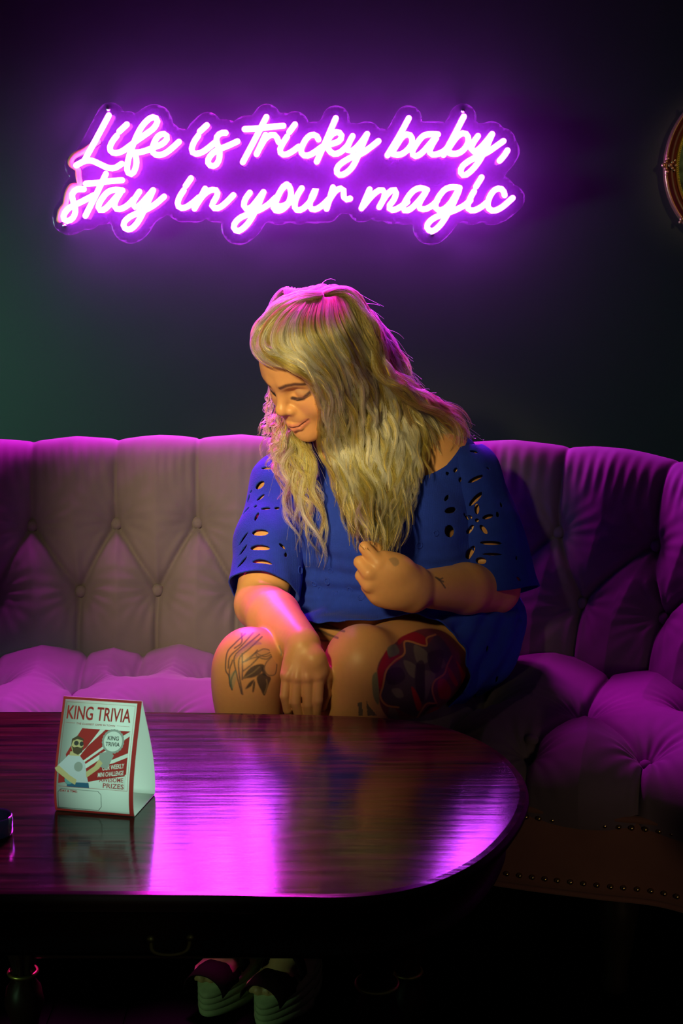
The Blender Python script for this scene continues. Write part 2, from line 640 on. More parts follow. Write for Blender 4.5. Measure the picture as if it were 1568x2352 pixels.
# covered buttons of the back
bt = MB()
bt.lathe([(0.0005, 0.0085), (0.006, 0.0078), (0.0105, 0.0045), (0.012, 0.0), (0.011, -0.004)], (0, 0, 0), 14)
def place_button(pt3, nvec, proto):
    q = Vector(nvec).to_track_quat('Z', 'Y').to_euler()
    return q
proto_btn = None
for (u, s) in buttons:
    i = int(np.argmin(abs(ua - u))); j = int(np.argmin(abs(sp - s)))
    if not (1 < i < nI - 2): continue
    p0 = BV[i, j]
    nv = np.array([nu[i, 0] * -pn[j, 0], nu[i, 1] * -pn[j, 0], pn[j, 1]])
    nv /= np.linalg.norm(nv)
    loc = p0 + nv * 0.011
    rot = Vector(nv).to_track_quat('Z', 'Y').to_euler()
    if proto_btn is None:
        proto_btn = bt.build('button', m_vel, sofa)
        proto_btn.location = loc; proto_btn.rotation_euler = rot
    else:
        copy_part(proto_btn, sofa, loc, rot)

# seat: t runs from under the back to the front edge, then down over the rolled edge
tt = np.r_[np.linspace(-0.12, 0.84, 150), np.linspace(0.86, 1.6, 90)]
fu = np.stack([np.interp(ui, np.arange(900), front[:, i]) for i in (0, 1)], 1)
sv = fu - cu
depth = np.linalg.norm(sv, axis=1); sv /= depth[:, None]
seat_buttons = []
for px, py in ((-120, 1615), (130, 1620), (363, 1615), (600, 1620), (800, 1640), (1010, 1660), (1212, 1680), (1485, 1692)):
    seat_buttons.append(PH(px, py, 0.445)[:2])
front_row = list(range(len(seat_buttons)))
for px, py in ((-20, 1545), (175, 1545), (308, 1530), (480, 1535), (700, 1545), (900, 1560), (1110, 1585), (1342, 1606), (1600, 1610)):
    seat_buttons.append(PH(px, py, 0.445)[:2])
nfront = len(front_row)
def roll(t, dep):
    """distance from the back curve and height for the profile parameter t"""
    R = 0.07
    L1 = dep - R
    if t <= 0.84:
        return t / 0.84 * L1 if t > 0 else t / 0.84 * L1, 0.428
    a = (t - 0.84) / 0.40
    if a <= 1:
        th = a * math.pi / 2
        return L1 + R * math.sin(th), 0.428 - R * (1 - math.cos(th))
    b = (t - 1.24) / 0.36
    return L1 + R - 0.012 * b * b, 0.428 - R - b * 0.058
SVt = np.zeros((len(ui), len(tt), 3)); SN = np.zeros_like(SVt); FL = np.zeros((len(ui), len(tt), 2))
for i in range(len(ui)):
    for j, t in enumerate(tt):
        d_, h_ = roll(t, depth[i])
        SVt[i, j] = (cu[i, 0] + sv[i, 0] * d_, cu[i, 1] + sv[i, 1] * d_, h_)
        # flattened plan position: unroll the front face outwards
        ext = d_ if t <= 0.84 else (depth[i] - 0.07) + (t - 0.84) / 0.4 * 0.11
        FL[i, j] = (cu[i, 0] + sv[i, 0] * ext, cu[i, 1] + sv[i, 1] * ext)
dj = np.gradient(SVt, axis=1); di = np.gradient(SVt, axis=0)
SN = np.cross(di, dj); SN /= np.linalg.norm(SN, axis=2, keepdims=True) + 1e-12
if SN[500, 60, 2] < 0: SN = -SN
ssegs = []
for a in range(nfront):
    for b in range(nfront, len(seat_buttons)):
        if np.linalg.norm(np.subtract(seat_buttons[a], seat_buttons[b])) < 0.215:
            ssegs.append((*seat_buttons[a], *seat_buttons[b]))
for a in range(nfront):
    q = np.array(seat_buttons[a]); k = int(np.argmin(np.hypot(*(fu - q).T)))
    ssegs.append((*q, *(q + sv[k] * 0.30)))
for b in range(nfront, len(seat_buttons)):
    q = np.array(seat_buttons[b]); k = int(np.argmin(np.hypot(*(cu - q).T)))
    ssegs.append((*q, *(q - sv[k] * 0.25)))
fl2 = FL.reshape(-1, 2)
zs = tuft(fl2, seat_buttons, np.array(ssegs), deep=0.040, puff=0.036, rad=0.080, seed=9).reshape(SVt.shape[:2])
fade = np.interp(tt, [-0.12, 0.05, 1.2, 1.55, 1.6], [0.5, 1, 1, 0.35, 0.1])
zs = zs * fade[None, :]
SVt = SVt + SN * zs[..., None]
mesh_obj('seat', SVt.reshape(-1, 3), grid_faces(len(ui), len(tt)), m_vel, sofa)
for q in seat_buttons:
    k = np.argmin(((SVt[:, :150, :2] - np.array(q)) ** 2).sum(-1))
    i, j = np.unravel_index(k, (len(ui), 150))
    copy_part(proto_btn, sofa, SVt[i, j] + np.array([0, 0, -0.004]), (0, 0, 0))

# front rail between the two rows of nails, with a welt above
rail_top, rail_bot = 0.322, 0.205
fo = fu + 0 * sv
sel = np.arange(0, len(ui), 3)
welt = np.concatenate([fo[sel] + sv[sel] * -0.004, np.full((len(sel), 1), rail_top + 0.006)], 1)
MB().tube(welt, 0.0065, 8).build('welt', m_rail, sofa)
rows = []
for h_, o_ in ((rail_top + 0.004, -0.012), (rail_top - 0.012, -0.005), (rail_top - 0.05, -0.006), (rail_bot + 0.02, -0.010), (rail_bot, -0.012), (rail_bot - 0.012, -0.012), (rail_bot - 0.014, -0.03), (rail_bot - 0.014, -0.25)):
    rows.append(np.concatenate([fo[sel] + sv[sel] * o_, np.full((len(sel), 1), h_)], 1))
MB().grid(rows).build('front_rail', m_rail, sofa)
welt2 = np.concatenate([fo[sel] + sv[sel] * -0.012, np.full((len(sel), 1), rail_bot - 0.014)], 1)
MB().tube(welt2, 0.005, 8).build('welt', m_rail, sofa)
nb = MB(); nb.lathe([(0.0002, 0.0042), (0.0022, 0.0036), (0.0040, 0.0018), (0.0046, 0.0), (0.0046, -0.002)], (0, 0, 0), 10)
fa = np.r_[0, np.cumsum(np.linalg.norm(np.diff(fo, axis=0), axis=1))]
proto_nail = None
for h_, ph, o_ in ((rail_top - 0.008, 0.0, -0.004), (rail_bot + 0.006, 0.011, -0.0105)):
    a = 0.25 + ph
    while a < fa[-1] - 0.05:
        i = int(np.argmin(abs(fa - a)))
        if fo[i, 0] > -0.75:
            loc = np.array([*(fo[i] + sv[i] * (o_ + 0.001)), h_])
            rot = Vector((sv[i, 0], sv[i, 1], 0)).to_track_quat('Z', 'Y').to_euler()
            if proto_nail is None:
                proto_nail = nb.build('nail', m_brass, sofa)
                proto_nail.location = loc; proto_nail.rotation_euler = rot
            else:
                copy_part(proto_nail, sofa, loc, rot)
        a += 0.0205
# legs
for x, y in ((-1.1, 2.15), (-0.35, 2.30), (0.45, 2.16), (0.42, 2.68), (-0.35, 2.80), (-1.1, 2.65)):
    MB().lathe([(0.020, 0.0), (0.024, 0.012), (0.020, 0.03), (0.030, 0.10), (0.036, 0.15), (0.030, 0.17), (0.034, 0.195)], (x, y, 0), 16).build('leg', m_black, sofa)
# the underside deck that joins back and front
rows = [np.concatenate([cu[sel] - nu[sel] * 0.17, np.full((len(sel), 1), 0.20)], 1), np.concatenate([fo[sel] - sv[sel] * 0.02, np.full((len(sel), 1), 0.193)], 1)]
MB().grid(rows).build('underside', m_black, sofa)

# ---------------------------------------------------------------- coffee table
TH = 0.50
m_table = mat('espresso_lacquer', (0.020, 0.008, 0.006), rough=0.10, spec=0.45)
nt = m_table.node_tree; b = nt.nodes['Principled BSDF']
tc = nt.nodes.new('ShaderNodeTexCoord'); mp = nt.nodes.new('ShaderNodeMapping')
mp.inputs['Scale'].default_value = (3.0, 45.0, 3.0); mp.inputs['Rotation'].default_value = (0, 0, math.radians(3.0))
n1 = nt.nodes.new('ShaderNodeTexNoise'); n1.inputs['Scale'].default_value = 2.2; n1.inputs['Detail'].default_value = 7
nt.links.new(tc.outputs['Object'], mp.inputs['Vector']); nt.links.new(mp.outputs['Vector'], n1.inputs['Vector'])
cr = nt.nodes.new('ShaderNodeValToRGB')
cr.color_ramp.elements[0].position = 0.35; cr.color_ramp.elements[0].color = (0.006, 0.003, 0.003, 1)
cr.color_ramp.elements[1].position = 0.70; cr.color_ramp.elements[1].color = (0.045, 0.013, 0.008, 1)
nt.links.new(n1.outputs['Fac'], cr.inputs['Fac']); nt.links.new(cr.outputs['Color'], b.inputs['Base Color'])
rr = nt.nodes.new('ShaderNodeMapRange'); rr.inputs['To Min'].default_value = 0.08; rr.inputs['To Max'].default_value = 0.19
nt.links.new(n1.outputs['Fac'], rr.inputs['Value']); nt.links.new(rr.outputs['Result'], b.inputs['Roughness'])
bp = nt.nodes.new('ShaderNodeBump'); bp.inputs['Strength'].default_value = 0.14; bp.inputs['Distance'].default_value = 0.002
nt.links.new(n1.outputs['Fac'], bp.inputs['Height']); nt.links.new(bp.outputs['Normal'], b.inputs['Normal'])
m_edge = mat('dark_red_wood', (0.030, 0.008, 0.006), rough=0.42, spec=0.3, noise=30.0)
m_gilt = mat('worn_gilt', (0.55, 0.40, 0.10), rough=0.35, metal=0.9, noise=60.0)

tpx = [(400, 2058), (640, 2062), (800, 2063), (920, 2050), (1020, 2022), (1110, 1975), (1170, 1920), (1205, 1865), (1214, 1820), (1196, 1772), (1150, 1726), (1085, 1690), (1000, 1662), (900, 1649), (750, 1641), (400, 1634)]
out = np.array([PH(x, y, TH)[:2] for x, y in tpx])
# the hidden left end mirrors the visible right end about the middle of the table
la = out[2] - out[0]; la = np.array([la[0], la[1] + 0.004]); la /= np.linalg.norm(la)
ctr = np.array([-0.42, 1.78])
left = [p - 2 * ((p - ctr) @ la) * la for p in out][::-1]
poly = np.concatenate([out, np.array(left)])
poly = catmull(poly, 10, closed=True)
cpoly = poly.mean(0)
def inset(d):
    tg = np.roll(poly, -1, 0) - np.roll(poly, 1, 0)
    tg /= np.linalg.norm(tg, axis=1, keepdims=True)
    n = np.stack([-tg[:, 1], tg[:, 0]], 1)
    if ((cpoly - poly[0]) @ n[0]) < 0: n = -n
    return poly + n * d
table = empty('coffee_table', (cpoly[0], cpoly[1], 0))
tag(table, 'dark lacquered oval coffee table with carved legs in front of the sofa', 'table')
N = len(poly)
mb = MB()
rows = []
for d, h in ((0.012, TH), (0.004, TH - 0.0004), (0.0, TH - 0.005), (0.0, TH - 0.012), (0.006, TH - 0.017), (0.006, TH - 0.022)):
    rows.append(np.concatenate([inset(d), np.full((N, 1), h)], 1))
mb.grid(rows[:2], closed_u=True)
MB().grid(rows[1:], closed_u=True).build('edge_moulding', m_edge, table)
topr = np.concatenate([inset(0.012), np.full((N, 1), TH)], 1)
mb.add(topr, [list(range(N))])
mb.build('tabletop', m_table, table)
mb = MB(); rows = []
for d, h in ((0.006, TH - 0.0221), (0.012, TH - 0.026), (0.020, TH - 0.030), (0.022, TH - 0.036), (0.030, TH - 0.040), (0.034, TH - 0.075), (0.028, TH - 0.080), (0.030, TH - 0.086), (0.045, TH - 0.088)):
    rows.append(np.concatenate([inset(d), np.full((N, 1), h)], 1))
mb.grid(rows, closed_u=True).build('apron', m_edge, table)
def carved_leg(x, y):
    pr = [(0.030, 0.0), (0.036, 0.010), (0.030, 0.022), (0.018, 0.03), (0.022, 0.05), (0.030, 0.075), (0.026, 0.10), (0.016, 0.115), (0.020, 0.125), (0.016, 0.135), (0.026, 0.17), (0.034, 0.22), (0.030, 0.27), (0.018, 0.30), (0.024, 0.312), (0.018, 0.325), (0.032, 0.35), (0.034, 0.415)]
    rows = []
    for r, h in pr:
        rows.append([(x + (r * (1 + 0.10 * math.cos(8 * t) * (0.12 < h < 0.30))) * math.cos(t), y + (r * (1 + 0.10 * math.cos(8 * t) * (0.12 < h < 0.30))) * math.sin(t), h) for t in np.linspace(0, 2 * math.pi, 48, endpoint=False)])
    lg = MB().grid(rows, closed_u=True).build('leg', m_edge, table)
    for h, r in ((0.125, 0.0205), (0.312, 0.0245)):
        ring = [(x + r * math.cos(t), y + r * math.sin(t), h) for t in np.linspace(0, 2 * math.pi, 24, endpoint=False)]
        o = MB().tube(ring, 0.0035, 8, closed=True).build('ring', m_gilt, None)
        o.parent = lg
    return lg
lp = [(PH(850, 2300, 0.08)[0], 1.60), (-0.50, 1.56), (-0.48, 1.98), (0.10, 1.98), (-0.90, 1.56), (-0.90, 1.98)]
for x, y in lp: carved_leg(x, y)
st = MB().tube([(lp[2][0], lp[2][1], 0.16), (lp[3][0], lp[3][1], 0.16)], 0.012, 10)
st.build('stretcher', m_edge, table)
# brass drop handle on the apron and a brass corner cap
hx = PH(400, 2125, 0.44)
hd = MB().tube(catmull([(hx[0] - 0.022, 1.462, 0.440), (hx[0] - 0.018, 1.452, 0.430), (hx[0], 1.450, 0.427), (hx[0] + 0.018, 1.452, 0.431), (hx[0] + 0.022, 1.462, 0.442)], 6), 0.0028, 8)
hd.ball((hx[0] - 0.022, 1.460, 0.441), 0.005); hd.ball((hx[0] + 0.022, 1.460, 0.443), 0.005)
tag(hd.build('handle', m_gilt, table), 'small brass drop handle')

# small dark tumbler at the left end of the table
m_gl = mat('dark_glass', (0.02, 0.015, 0.05), rough=0.06, spec=0.7, coat=0.5)
g0 = PH(-14, 1918, TH)
MB().lathe([(0.0, 0.0), (0.020, 0.0), (0.0225, 0.003), (0.023, 0.02), (0.024, 0.024), (0.0225, 0.0245), (0.0205, 0.022), (0.019, 0.006), (0.0, 0.005)], (g0[0], g0[1], TH), 32)
o = MB().lathe([(0.0005, 0.0), (0.020, 0.0), (0.0225, 0.003), (0.023, 0.022), (0.0222, 0.025), (0.0205, 0.022), (0.019, 0.006), (0.0005, 0.005)], (g0[0], g0[1], TH + 0.0005), 32).build('glass_dish', m_gl)
tag(o, 'small round dark glass dish at the left end of the table', 'dish')
# ---------------------------------------------------------------- neon sign
SY = WALL_Y - 0.060
def A(c):  # positions read in two views of the photograph
    return [(100 + x / 2.7034, 220 + y / 2.7028) for x, y in c]
def B(c):
    return [(640 + x / 2.6133, 220 + y / 2.6139) for x, y in c]
strokes = [
    # Life
    A([(405, 122), (330, 262), (257, 395)]), A([(203, 432), (255, 405), (300, 403), (350, 425), (400, 447), (445, 447), (485, 422)]),
    A([(517, 178), (470, 222)]),
    A([(455, 248), (430, 280), (412, 318), (418, 346), (445, 356), (485, 346), (530, 315), (580, 277), (640, 235), (685, 200), (707, 160), (695, 136), (665, 137), (625, 172), (590, 225), (557, 300), (530, 380), (518, 445), (525, 477), (542, 488), (562, 470), (577, 420), (570, 368), (545, 340)]),
    A([(552, 352), (600, 350), (650, 335), (690, 318), (735, 300), (765, 270), (762, 243), (735, 237), (705, 258), (683, 300), (675, 340), (690, 363), (718, 368), (755, 357), (795, 327), (840, 286)]),
    # is
    A([(1013, 183), (970, 222)]),
    A([(960, 248), (935, 285), (920, 325), (925, 352), (950, 360), (985, 350), (1025, 322), (1060, 293)]),
    A([(1130, 230), (1098, 233), (1073, 262), (1078, 300), (1092, 340), (1090, 390), (1072, 427), (1045, 437), (1022, 420), (1025, 388), (1058, 350), (1100, 328), (1150, 308), (1203, 283)]),
    # tricky
    A([(1248, 207), (1330, 203), (1410, 193), (1488, 186)]), A([(1383, 132), (1330, 235), (1283, 325), (1237, 412)]),
    A([(1378, 243), (1352, 300), (1322, 362)]), A([(1345, 318), (1372, 272), (1405, 245), (1438, 245), (1452, 268), (1462, 292), (1478, 300)]),
    B([(97, 172), (63, 218)]),
    B([(50, 245), (22, 290), (7, 325), (17, 350), (45, 352), (80, 335), (120, 305)]),
    B([(238, 262), (225, 240), (198, 234), (168, 255), (143, 297), (133, 333), (150, 357), (182, 357), (225, 332), (270, 300), (320, 288), (362, 272), (378, 243), (362, 220), (332, 222), (302, 252), (280, 295)]),
    B([(342, 135), (290, 255), (228, 395)]),
    B([(290, 300), (305, 332), (335, 350), (370, 338), (400, 312), (420, 290)]),
    B([(443, 242), (420, 285), (412, 318), (428, 333), (458, 318), (495, 278), (530, 230)]),
    B([(530, 230), (500, 300), (470, 375), (438, 432), (400, 466), (368, 476), (347, 458), (355, 425), (390, 395), (440, 367), (500, 345), (550, 310), (598, 272)]),
    # baby,
    B([(780, 135), (720, 245), (652, 357)]), B([(672, 342), (700, 354), (738, 350), (775, 322), (800, 283), (795, 244), (770, 231), (738, 250), (705, 300), (675, 345)]),
    B([(955, 232), (912, 230), (868, 240), (833, 280), (804, 328), (806, 357), (828, 362), (862, 340), (908, 288), (955, 235), (922, 290), (905, 332), (918, 352), (948, 351), (985, 336), (1012, 312)]),
    B([(1110, 125), (1055, 232), (988, 355)]), B([(1008, 335), (1035, 347), (1075, 346), (1115, 318), (1138, 272), (1130, 235), (1105, 224), (1070, 246), (1035, 292), (1005, 340)]),
    B([(1195, 242), (1167, 282), (1155, 318), (1168, 335), (1198, 323), (1240, 280), (1280, 230)]),
    B([(1280, 230), (1245, 310), (1205, 388), (1160, 445), (1115, 478), (1092, 460), (1100, 425), (1140, 392), (1190, 366), (1250, 340), (1300, 306), (1348, 272)]),
    B([(1372, 328), (1350, 362), (1325, 390)]),
    # stay
    A([(250, 580), (205, 582), (178, 612), (185, 660), (198, 708), (185, 755), (150, 778), (125, 765), (130, 730), (165, 692), (215, 668), (270, 640), (310, 618)]),
    A([(262, 546), (340, 540), (410, 530), (488, 524)]), A([(387, 485), (330, 605), (260, 745)]),
    A([(490, 588), (445, 583), (400, 597), (362, 640), (340, 685), (352, 711), (385, 700), (432, 650), (485, 592), (452, 640), (440, 682), (457, 704), (492, 698), (530, 673), (555, 645)]),
    A([(595, 595), (567, 638), (553, 672), (570, 692), (602, 675), (642, 630), (680, 586)]),
    A([(680, 586), (645, 665), (610, 740), (575, 798), (535, 830), (503, 820), (498, 790), (530, 755), (590, 725), (650, 700), (700, 668), (748, 626)]),
    # in
    A([(915, 512), (882, 560)]), A([(870, 587), (845, 627), (832, 668), (845, 694), (877, 695), (922, 668), (965, 630)]),
    A([(1003, 577), (970, 640), (937, 700)]), A([(945, 685), (985, 625), (1030, 588), (1070, 585), (1080, 610), (1062, 648), (1045, 678), (1057, 697), (1088, 696), (1128, 668), (1178, 617)]),
    # your
    A([(1280, 602), (1252, 642), (1243, 682), (1260, 702), (1292, 690), (1332, 642), (1365, 598)]),
    A([(1365, 598), (1330, 682), (1295, 752), (1258, 805), (1210, 840), (1183, 825), (1185, 795), (1217, 760), (1270, 735), (1340, 708), (1395, 675), (1440, 632)]),
    A([(1510, 550), (1475, 585), (1445, 640), (1425, 685), (1443, 713), (1478, 708), (1512, 678), (1534, 625), (1530, 572), (1508, 550), (1480, 575), (1455, 625), (1440, 660)]), A([(1432, 672), (1470, 688), (1530, 662), (1560, 640)]),
    B([(138, 555), (110, 602), (95, 652), (102, 682), (132, 685), (168, 658), (203, 612), (225, 553), (200, 602), (185, 652), (197, 680), (227, 680), (265, 655), (298, 622)]),
    B([(325, 550), (307, 612), (287, 678)]), B([(300, 632), (335, 577), (368, 556), (390, 568), (388, 600), (402, 622), (428, 617)]),
    # magic
    B([(545, 562), (520, 620), (497, 675)]), B([(508, 662), (560, 600), (605, 566), (635, 577), (628, 622), (603, 668)]),
    B([(612, 650), (650, 592), (688, 563), (705, 580), (690, 625), (663, 660), (668, 682), (698, 684), (740, 660), (772, 637)]),
    B([(890, 565), (845, 553), (800, 577), (762, 630), (745, 672), (760, 690), (797, 675), (850, 620), (890, 568), (855, 622), (840, 658), (852, 679), (887, 678), (925, 655), (952, 628)]),
    B([(1085, 553), (1040, 548), (998, 562), (960, 607), (940, 655), (952, 684), (988, 682), (1035, 638), (1085, 555), (1050, 640), (1010, 715), (970, 775), (925, 812), (893, 800), (893, 770), (930, 735), (990, 710), (1050, 690), (1110, 660), (1150, 628)]),
    B([(1217, 490), (1183, 545)]), B([(1172, 573), (1150, 612), (1134, 658), (1142, 684), (1172, 688), (1212, 670), (1252, 638)]),
    B([(1355, 597), (1345, 566), (1318, 556), (1288, 572), (1263, 612), (1253, 657), (1270, 686), (1302, 688), (1345, 665), (1403, 614)]),
]
m_neon = mat('lit_led_tube', (0.9, 0.9, 0.9), rough=0.5, emit=(0.62, 0.055, 1.0), emit_strength=SIGN_POWER)
m_acr = bpy.data.materials.new('clear_acrylic'); m_acr.use_nodes = True
nt = m_acr.node_tree; nt.nodes.clear()
o_ = nt.nodes.new('ShaderNodeOutputMaterial'); mx = nt.nodes.new('ShaderNodeMixShader'); mx2 = nt.nodes.new('ShaderNodeMixShader')
tr = nt.nodes.new('ShaderNodeBsdfTransparent'); df = nt.nodes.new('ShaderNodeBsdfTranslucent'); gl = nt.nodes.new('ShaderNodeBsdfGlossy'); dd = nt.nodes.new('ShaderNodeBsdfDiffuse')
dd.inputs[0].default_value = (0.08, 0.03, 0.10, 1); df.inputs[0].default_value = (0.42, 0.18, 0.50, 1); gl.inputs['Roughness'].default_value = 0.15
m3 = nt.nodes.new('ShaderNodeMixShader'); m3.inputs[0].default_value = 0.5
nt.links.new(dd.outputs[0], m3.inputs[1]); nt.links.new(df.outputs[0], m3.inputs[2])
mx2.inputs[0].default_value = 0.06; nt.links.new(m3.outputs[0], mx2.inputs[1]); nt.links.new(gl.outputs[0], mx2.inputs[2])
mx.inputs[0].default_value = 0.40; nt.links.new(tr.outputs[0], mx.inputs[1]); nt.links.new(mx2.outputs[0], mx.inputs[2])
nt.links.new(mx.outputs[0], o_.inputs[0])

sign = empty('neon_sign', (P(660, 400, SY)[0], SY, P(660, 400, SY)[2]))
tag(sign, 'lit white and purple script neon sign on clear acrylic on the dark wall', 'sign')
allp = []
for s in strokes:
    w = np.array([P(x, y, SY) for x, y in s])
    c = catmull(w, 5) if len(w) > 2 else resample(w, 8)
    c = resample(c, max(6, int(np.linalg.norm(np.diff(c, axis=0), axis=1).sum() / 0.008)))
    c[:, 1] = SY
    allp.append(c)
    MB().tube(c, 0.0069, 8).build('letter_tube', m_neon, sign)
pts = np.concatenate(allp + [np.array([P(x, 408 + 10 * math.sin(x / 160), SY) for x in range(205, 1130, 12)] + [P(x, 372, SY) for x in range(390, 450, 12)])])[:, [0, 2]]
def offset_plate(R, step):
    x0, z0 = pts.min(0) - R - 0.02; x1, z1 = pts.max(0) + R + 0.02
    gx = np.arange(x0, x1, step); gz = np.arange(z0, z1, step)
    G = np.stack(np.meshgrid(gx, gz, indexing='ij'), -1).reshape(-1, 2)
    d = np.full(len(G), 9.0)
    for i in range(0, len(pts), 200):
        d = np.minimum(d, np.sqrt(((G[:, None] - pts[None, i:i + 200]) ** 2).sum(-1)).min(1))
    n, m = len(gx), len(gz)
    V = np.stack([G[:, 0], np.zeros(len(G)), G[:, 1]], 1)
    return clip_mesh(V, tri(grid_faces(n, m)), R - d)
pv, pf = offset_plate(0.034, 0.009)
pv[:, 1] = SY + 0.028
board = mesh_obj('backing_board', pv, pf, m_acr, sign, smooth=False)
so = board.modifiers.new('thickness', 'SOLIDIFY'); so.thickness = 0.005; so.offset = 0
tag(board, 'clear acrylic contour backing')
m_steel = mat('steel', (0.7, 0.7, 0.72), rough=0.25, metal=1.0)
for px, py in ((250, 252), (1062, 256), (992, 538), (150, 518)):
    p = P(px, py, SY + 0.030)
    q = MB()
    q.tube([(p[0], SY + 0.020, p[2]), (p[0], WALL_Y, p[2])], 0.004, 10)
    q.tube([(p[0], SY + 0.020, p[2]), (p[0], SY + 0.023, p[2])], 0.0065, 10)
    q.build('standoff', m_steel, sign)
m_warm_glint = mat('salmon_glint', (0.9, 0.25, 0.16), rough=0.5)
cb = [P(x, y, SY + 0.018) for x, y in ((225, 325), (196, 345), (170, 358), (162, 375), (178, 388), (180, 405), (182, 425), (165, 428), (155, 445), (150, 470), (140, 485), (136, 505))]  # added tube that imitates warm light caught in the acrylic's left edge
tag(MB().tube(catmull(cb, 5), 0.0075, 8).build('edge_glint', m_warm_glint, sign), 'salmon tube standing for a warm reflection along the left edge')

# ---------------------------------------------------------------- oval gilt wall frame
m_fr = mat('mahogany_red_frame', (0.10, 0.012, 0.010), rough=0.35, noise=25.0)
m_gold = mat('pink_gold_edge', (0.62, 0.30, 0.20), rough=0.32, metal=0.8, noise=40.0)
m_yg = mat('yellow_gold_bead', (0.55, 0.45, 0.05), rough=0.4, metal=0.6, noise=80.0)
m_pic = mat('faded_green_tapestry', (0.08, 0.10, 0.06), rough=0.7)
nt = m_pic.node_tree; b = nt.nodes['Principled BSDF']
tc = nt.nodes.new('ShaderNodeTexCoord'); n1 = nt.nodes.new('ShaderNodeTexNoise'); n1.inputs['Scale'].default_value = 28; n1.inputs['Detail'].default_value = 6
cr = nt.nodes.new('ShaderNodeValToRGB')
for e, (p_, c_) in zip([cr.color_ramp.elements[0], cr.color_ramp.elements[1], cr.color_ramp.elements.new(0.5), cr.color_ramp.elements.new(0.58)],
                       [(0.36, (0.006, 0.006, 0.012, 1)), (0.72, (0.16, 0.13, 0.02, 1)), (0.47, (0.03, 0.06, 0.03, 1)), (0.57, (0.07, 0.12, 0.07, 1))]):
    e.position = p_; e.color = c_
nt.links.new(tc.outputs['Object'], n1.inputs['Vector']); nt.links.new(n1.outputs['Fac'], cr.inputs['Fac']); nt.links.new(cr.outputs['Color'], b.inputs['Base Color'])
lm_ = P(1526, 380, WALL_Y - 0.02)
FA, FB = 0.165, 0.190
fc = np.array([lm_[0] + FA, WALL_Y, lm_[2]])
frame = empty('picture_frame', fc)
tag(frame, 'oval gilt-edged picture frame cut off at the right on the wall', 'picture')
def oval_ring(prof, m, name, n=120, wob=0.0):
    rows = []
    for d, y in prof:
        rows.append([(fc[0] + (FA - d + wob * abs(math.cos(2 * t)) ** 6) * math.cos(t), WALL_Y - y, fc[2] + (FB - d + wob * abs(math.cos(2 * t)) ** 6) * math.sin(t)) for t in np.linspace(0, 2 * math.pi, n, endpoint=False)])
    return MB().grid(rows, closed_u=True).build(name, m, frame)
oval_ring([(0.0, 0.0005), (0.0, 0.016), (-0.001, 0.024), (0.003, 0.028), (0.006, 0.024), (0.006, 0.018)], m_gold, 'outer_edge')
oval_ring([(0.005, 0.018), (0.010, 0.022), (0.018, 0.024), (0.026, 0.018), (0.029, 0.012)], m_fr, 'moulding')
oval_ring([(0.028, 0.012), (0.030, 0.018), (0.034, 0.018), (0.037, 0.010), (0.038, 0.006)], m_yg, 'inner_edge')
rows = [[(fc[0] + s * (FA - 0.037) * math.cos(t), WALL_Y - 0.006, fc[2] + s * (FB - 0.037) * math.sin(t)) for t in np.linspace(0, 2 * math.pi, 60, endpoint=False)] for s in (1, 0.6, 0.2, 0.01)]
MB().grid(rows, closed_u=True).build('picture', m_pic, frame)
# rope beads on the inner edge, rosettes and small scroll ends
bd = MB().ball((0, 0, 0), 0.0022, 6, 4)
pb = None
for t in np.linspace(math.pi * 0.5, math.pi * 1.5, 110):
    loc = (fc[0] + (FA - 0.0345) * math.cos(t), WALL_Y - 0.019, fc[2] + (FB - 0.0345) * math.sin(t))
    if pb is None:
        pb = bd.build('bead', m_yg, frame); pb.location = loc
    else: copy_part(pb, frame, loc)
def rosette(t0):
    q = MB()
    cx, cz = fc[0] + (FA - 0.006) * math.cos(t0), fc[2] + (FB - 0.006) * math.sin(t0)
    ax = np.array([math.cos(t0), math.sin(t0)]); ay = np.array([-ax[1], ax[0]])
    for a, b_, r in ((0.010, 0, 0.006), (0.004, 0.008, 0.005), (0.004, -0.008, 0.005), (0.0, 0.016, 0.0045), (0.0, -0.016, 0.0045), (-0.006, 0, 0.006), (-0.012, 0.007, 0.004), (-0.012, -0.007, 0.004), (0.002, 0.023, 0.003), (0.002, -0.023, 0.003), (-0.02, 0, 0.004), (-0.018, 0.012, 0.003), (-0.018, -0.012, 0.003)):
        c = ax * a + ay * b_
        q.ball((cx + c[0], WALL_Y - 0.026, cz + c[1]), (r, r * 0.8, r), 10, 6)
    q.build('rosette', m_gold, frame)
for t0 in (math.pi, math.pi / 2, -math.pi / 2, 0): rosette(t0)
for t0 in (math.radians(136), math.radians(224), math.radians(44), math.radians(-44)):
    q = MB()
    cx, cz = fc[0] + FA * math.cos(t0), fc[2] + FB * math.sin(t0)
    q.ball((cx, WALL_Y - 0.026, cz), 0.006, 10, 7); q.ball((cx + 0.004 * math.cos(t0), WALL_Y - 0.024, cz + 0.010 * math.sin(t0)), 0.0045, 10, 7)
    q.build('scroll', m_gold, frame)

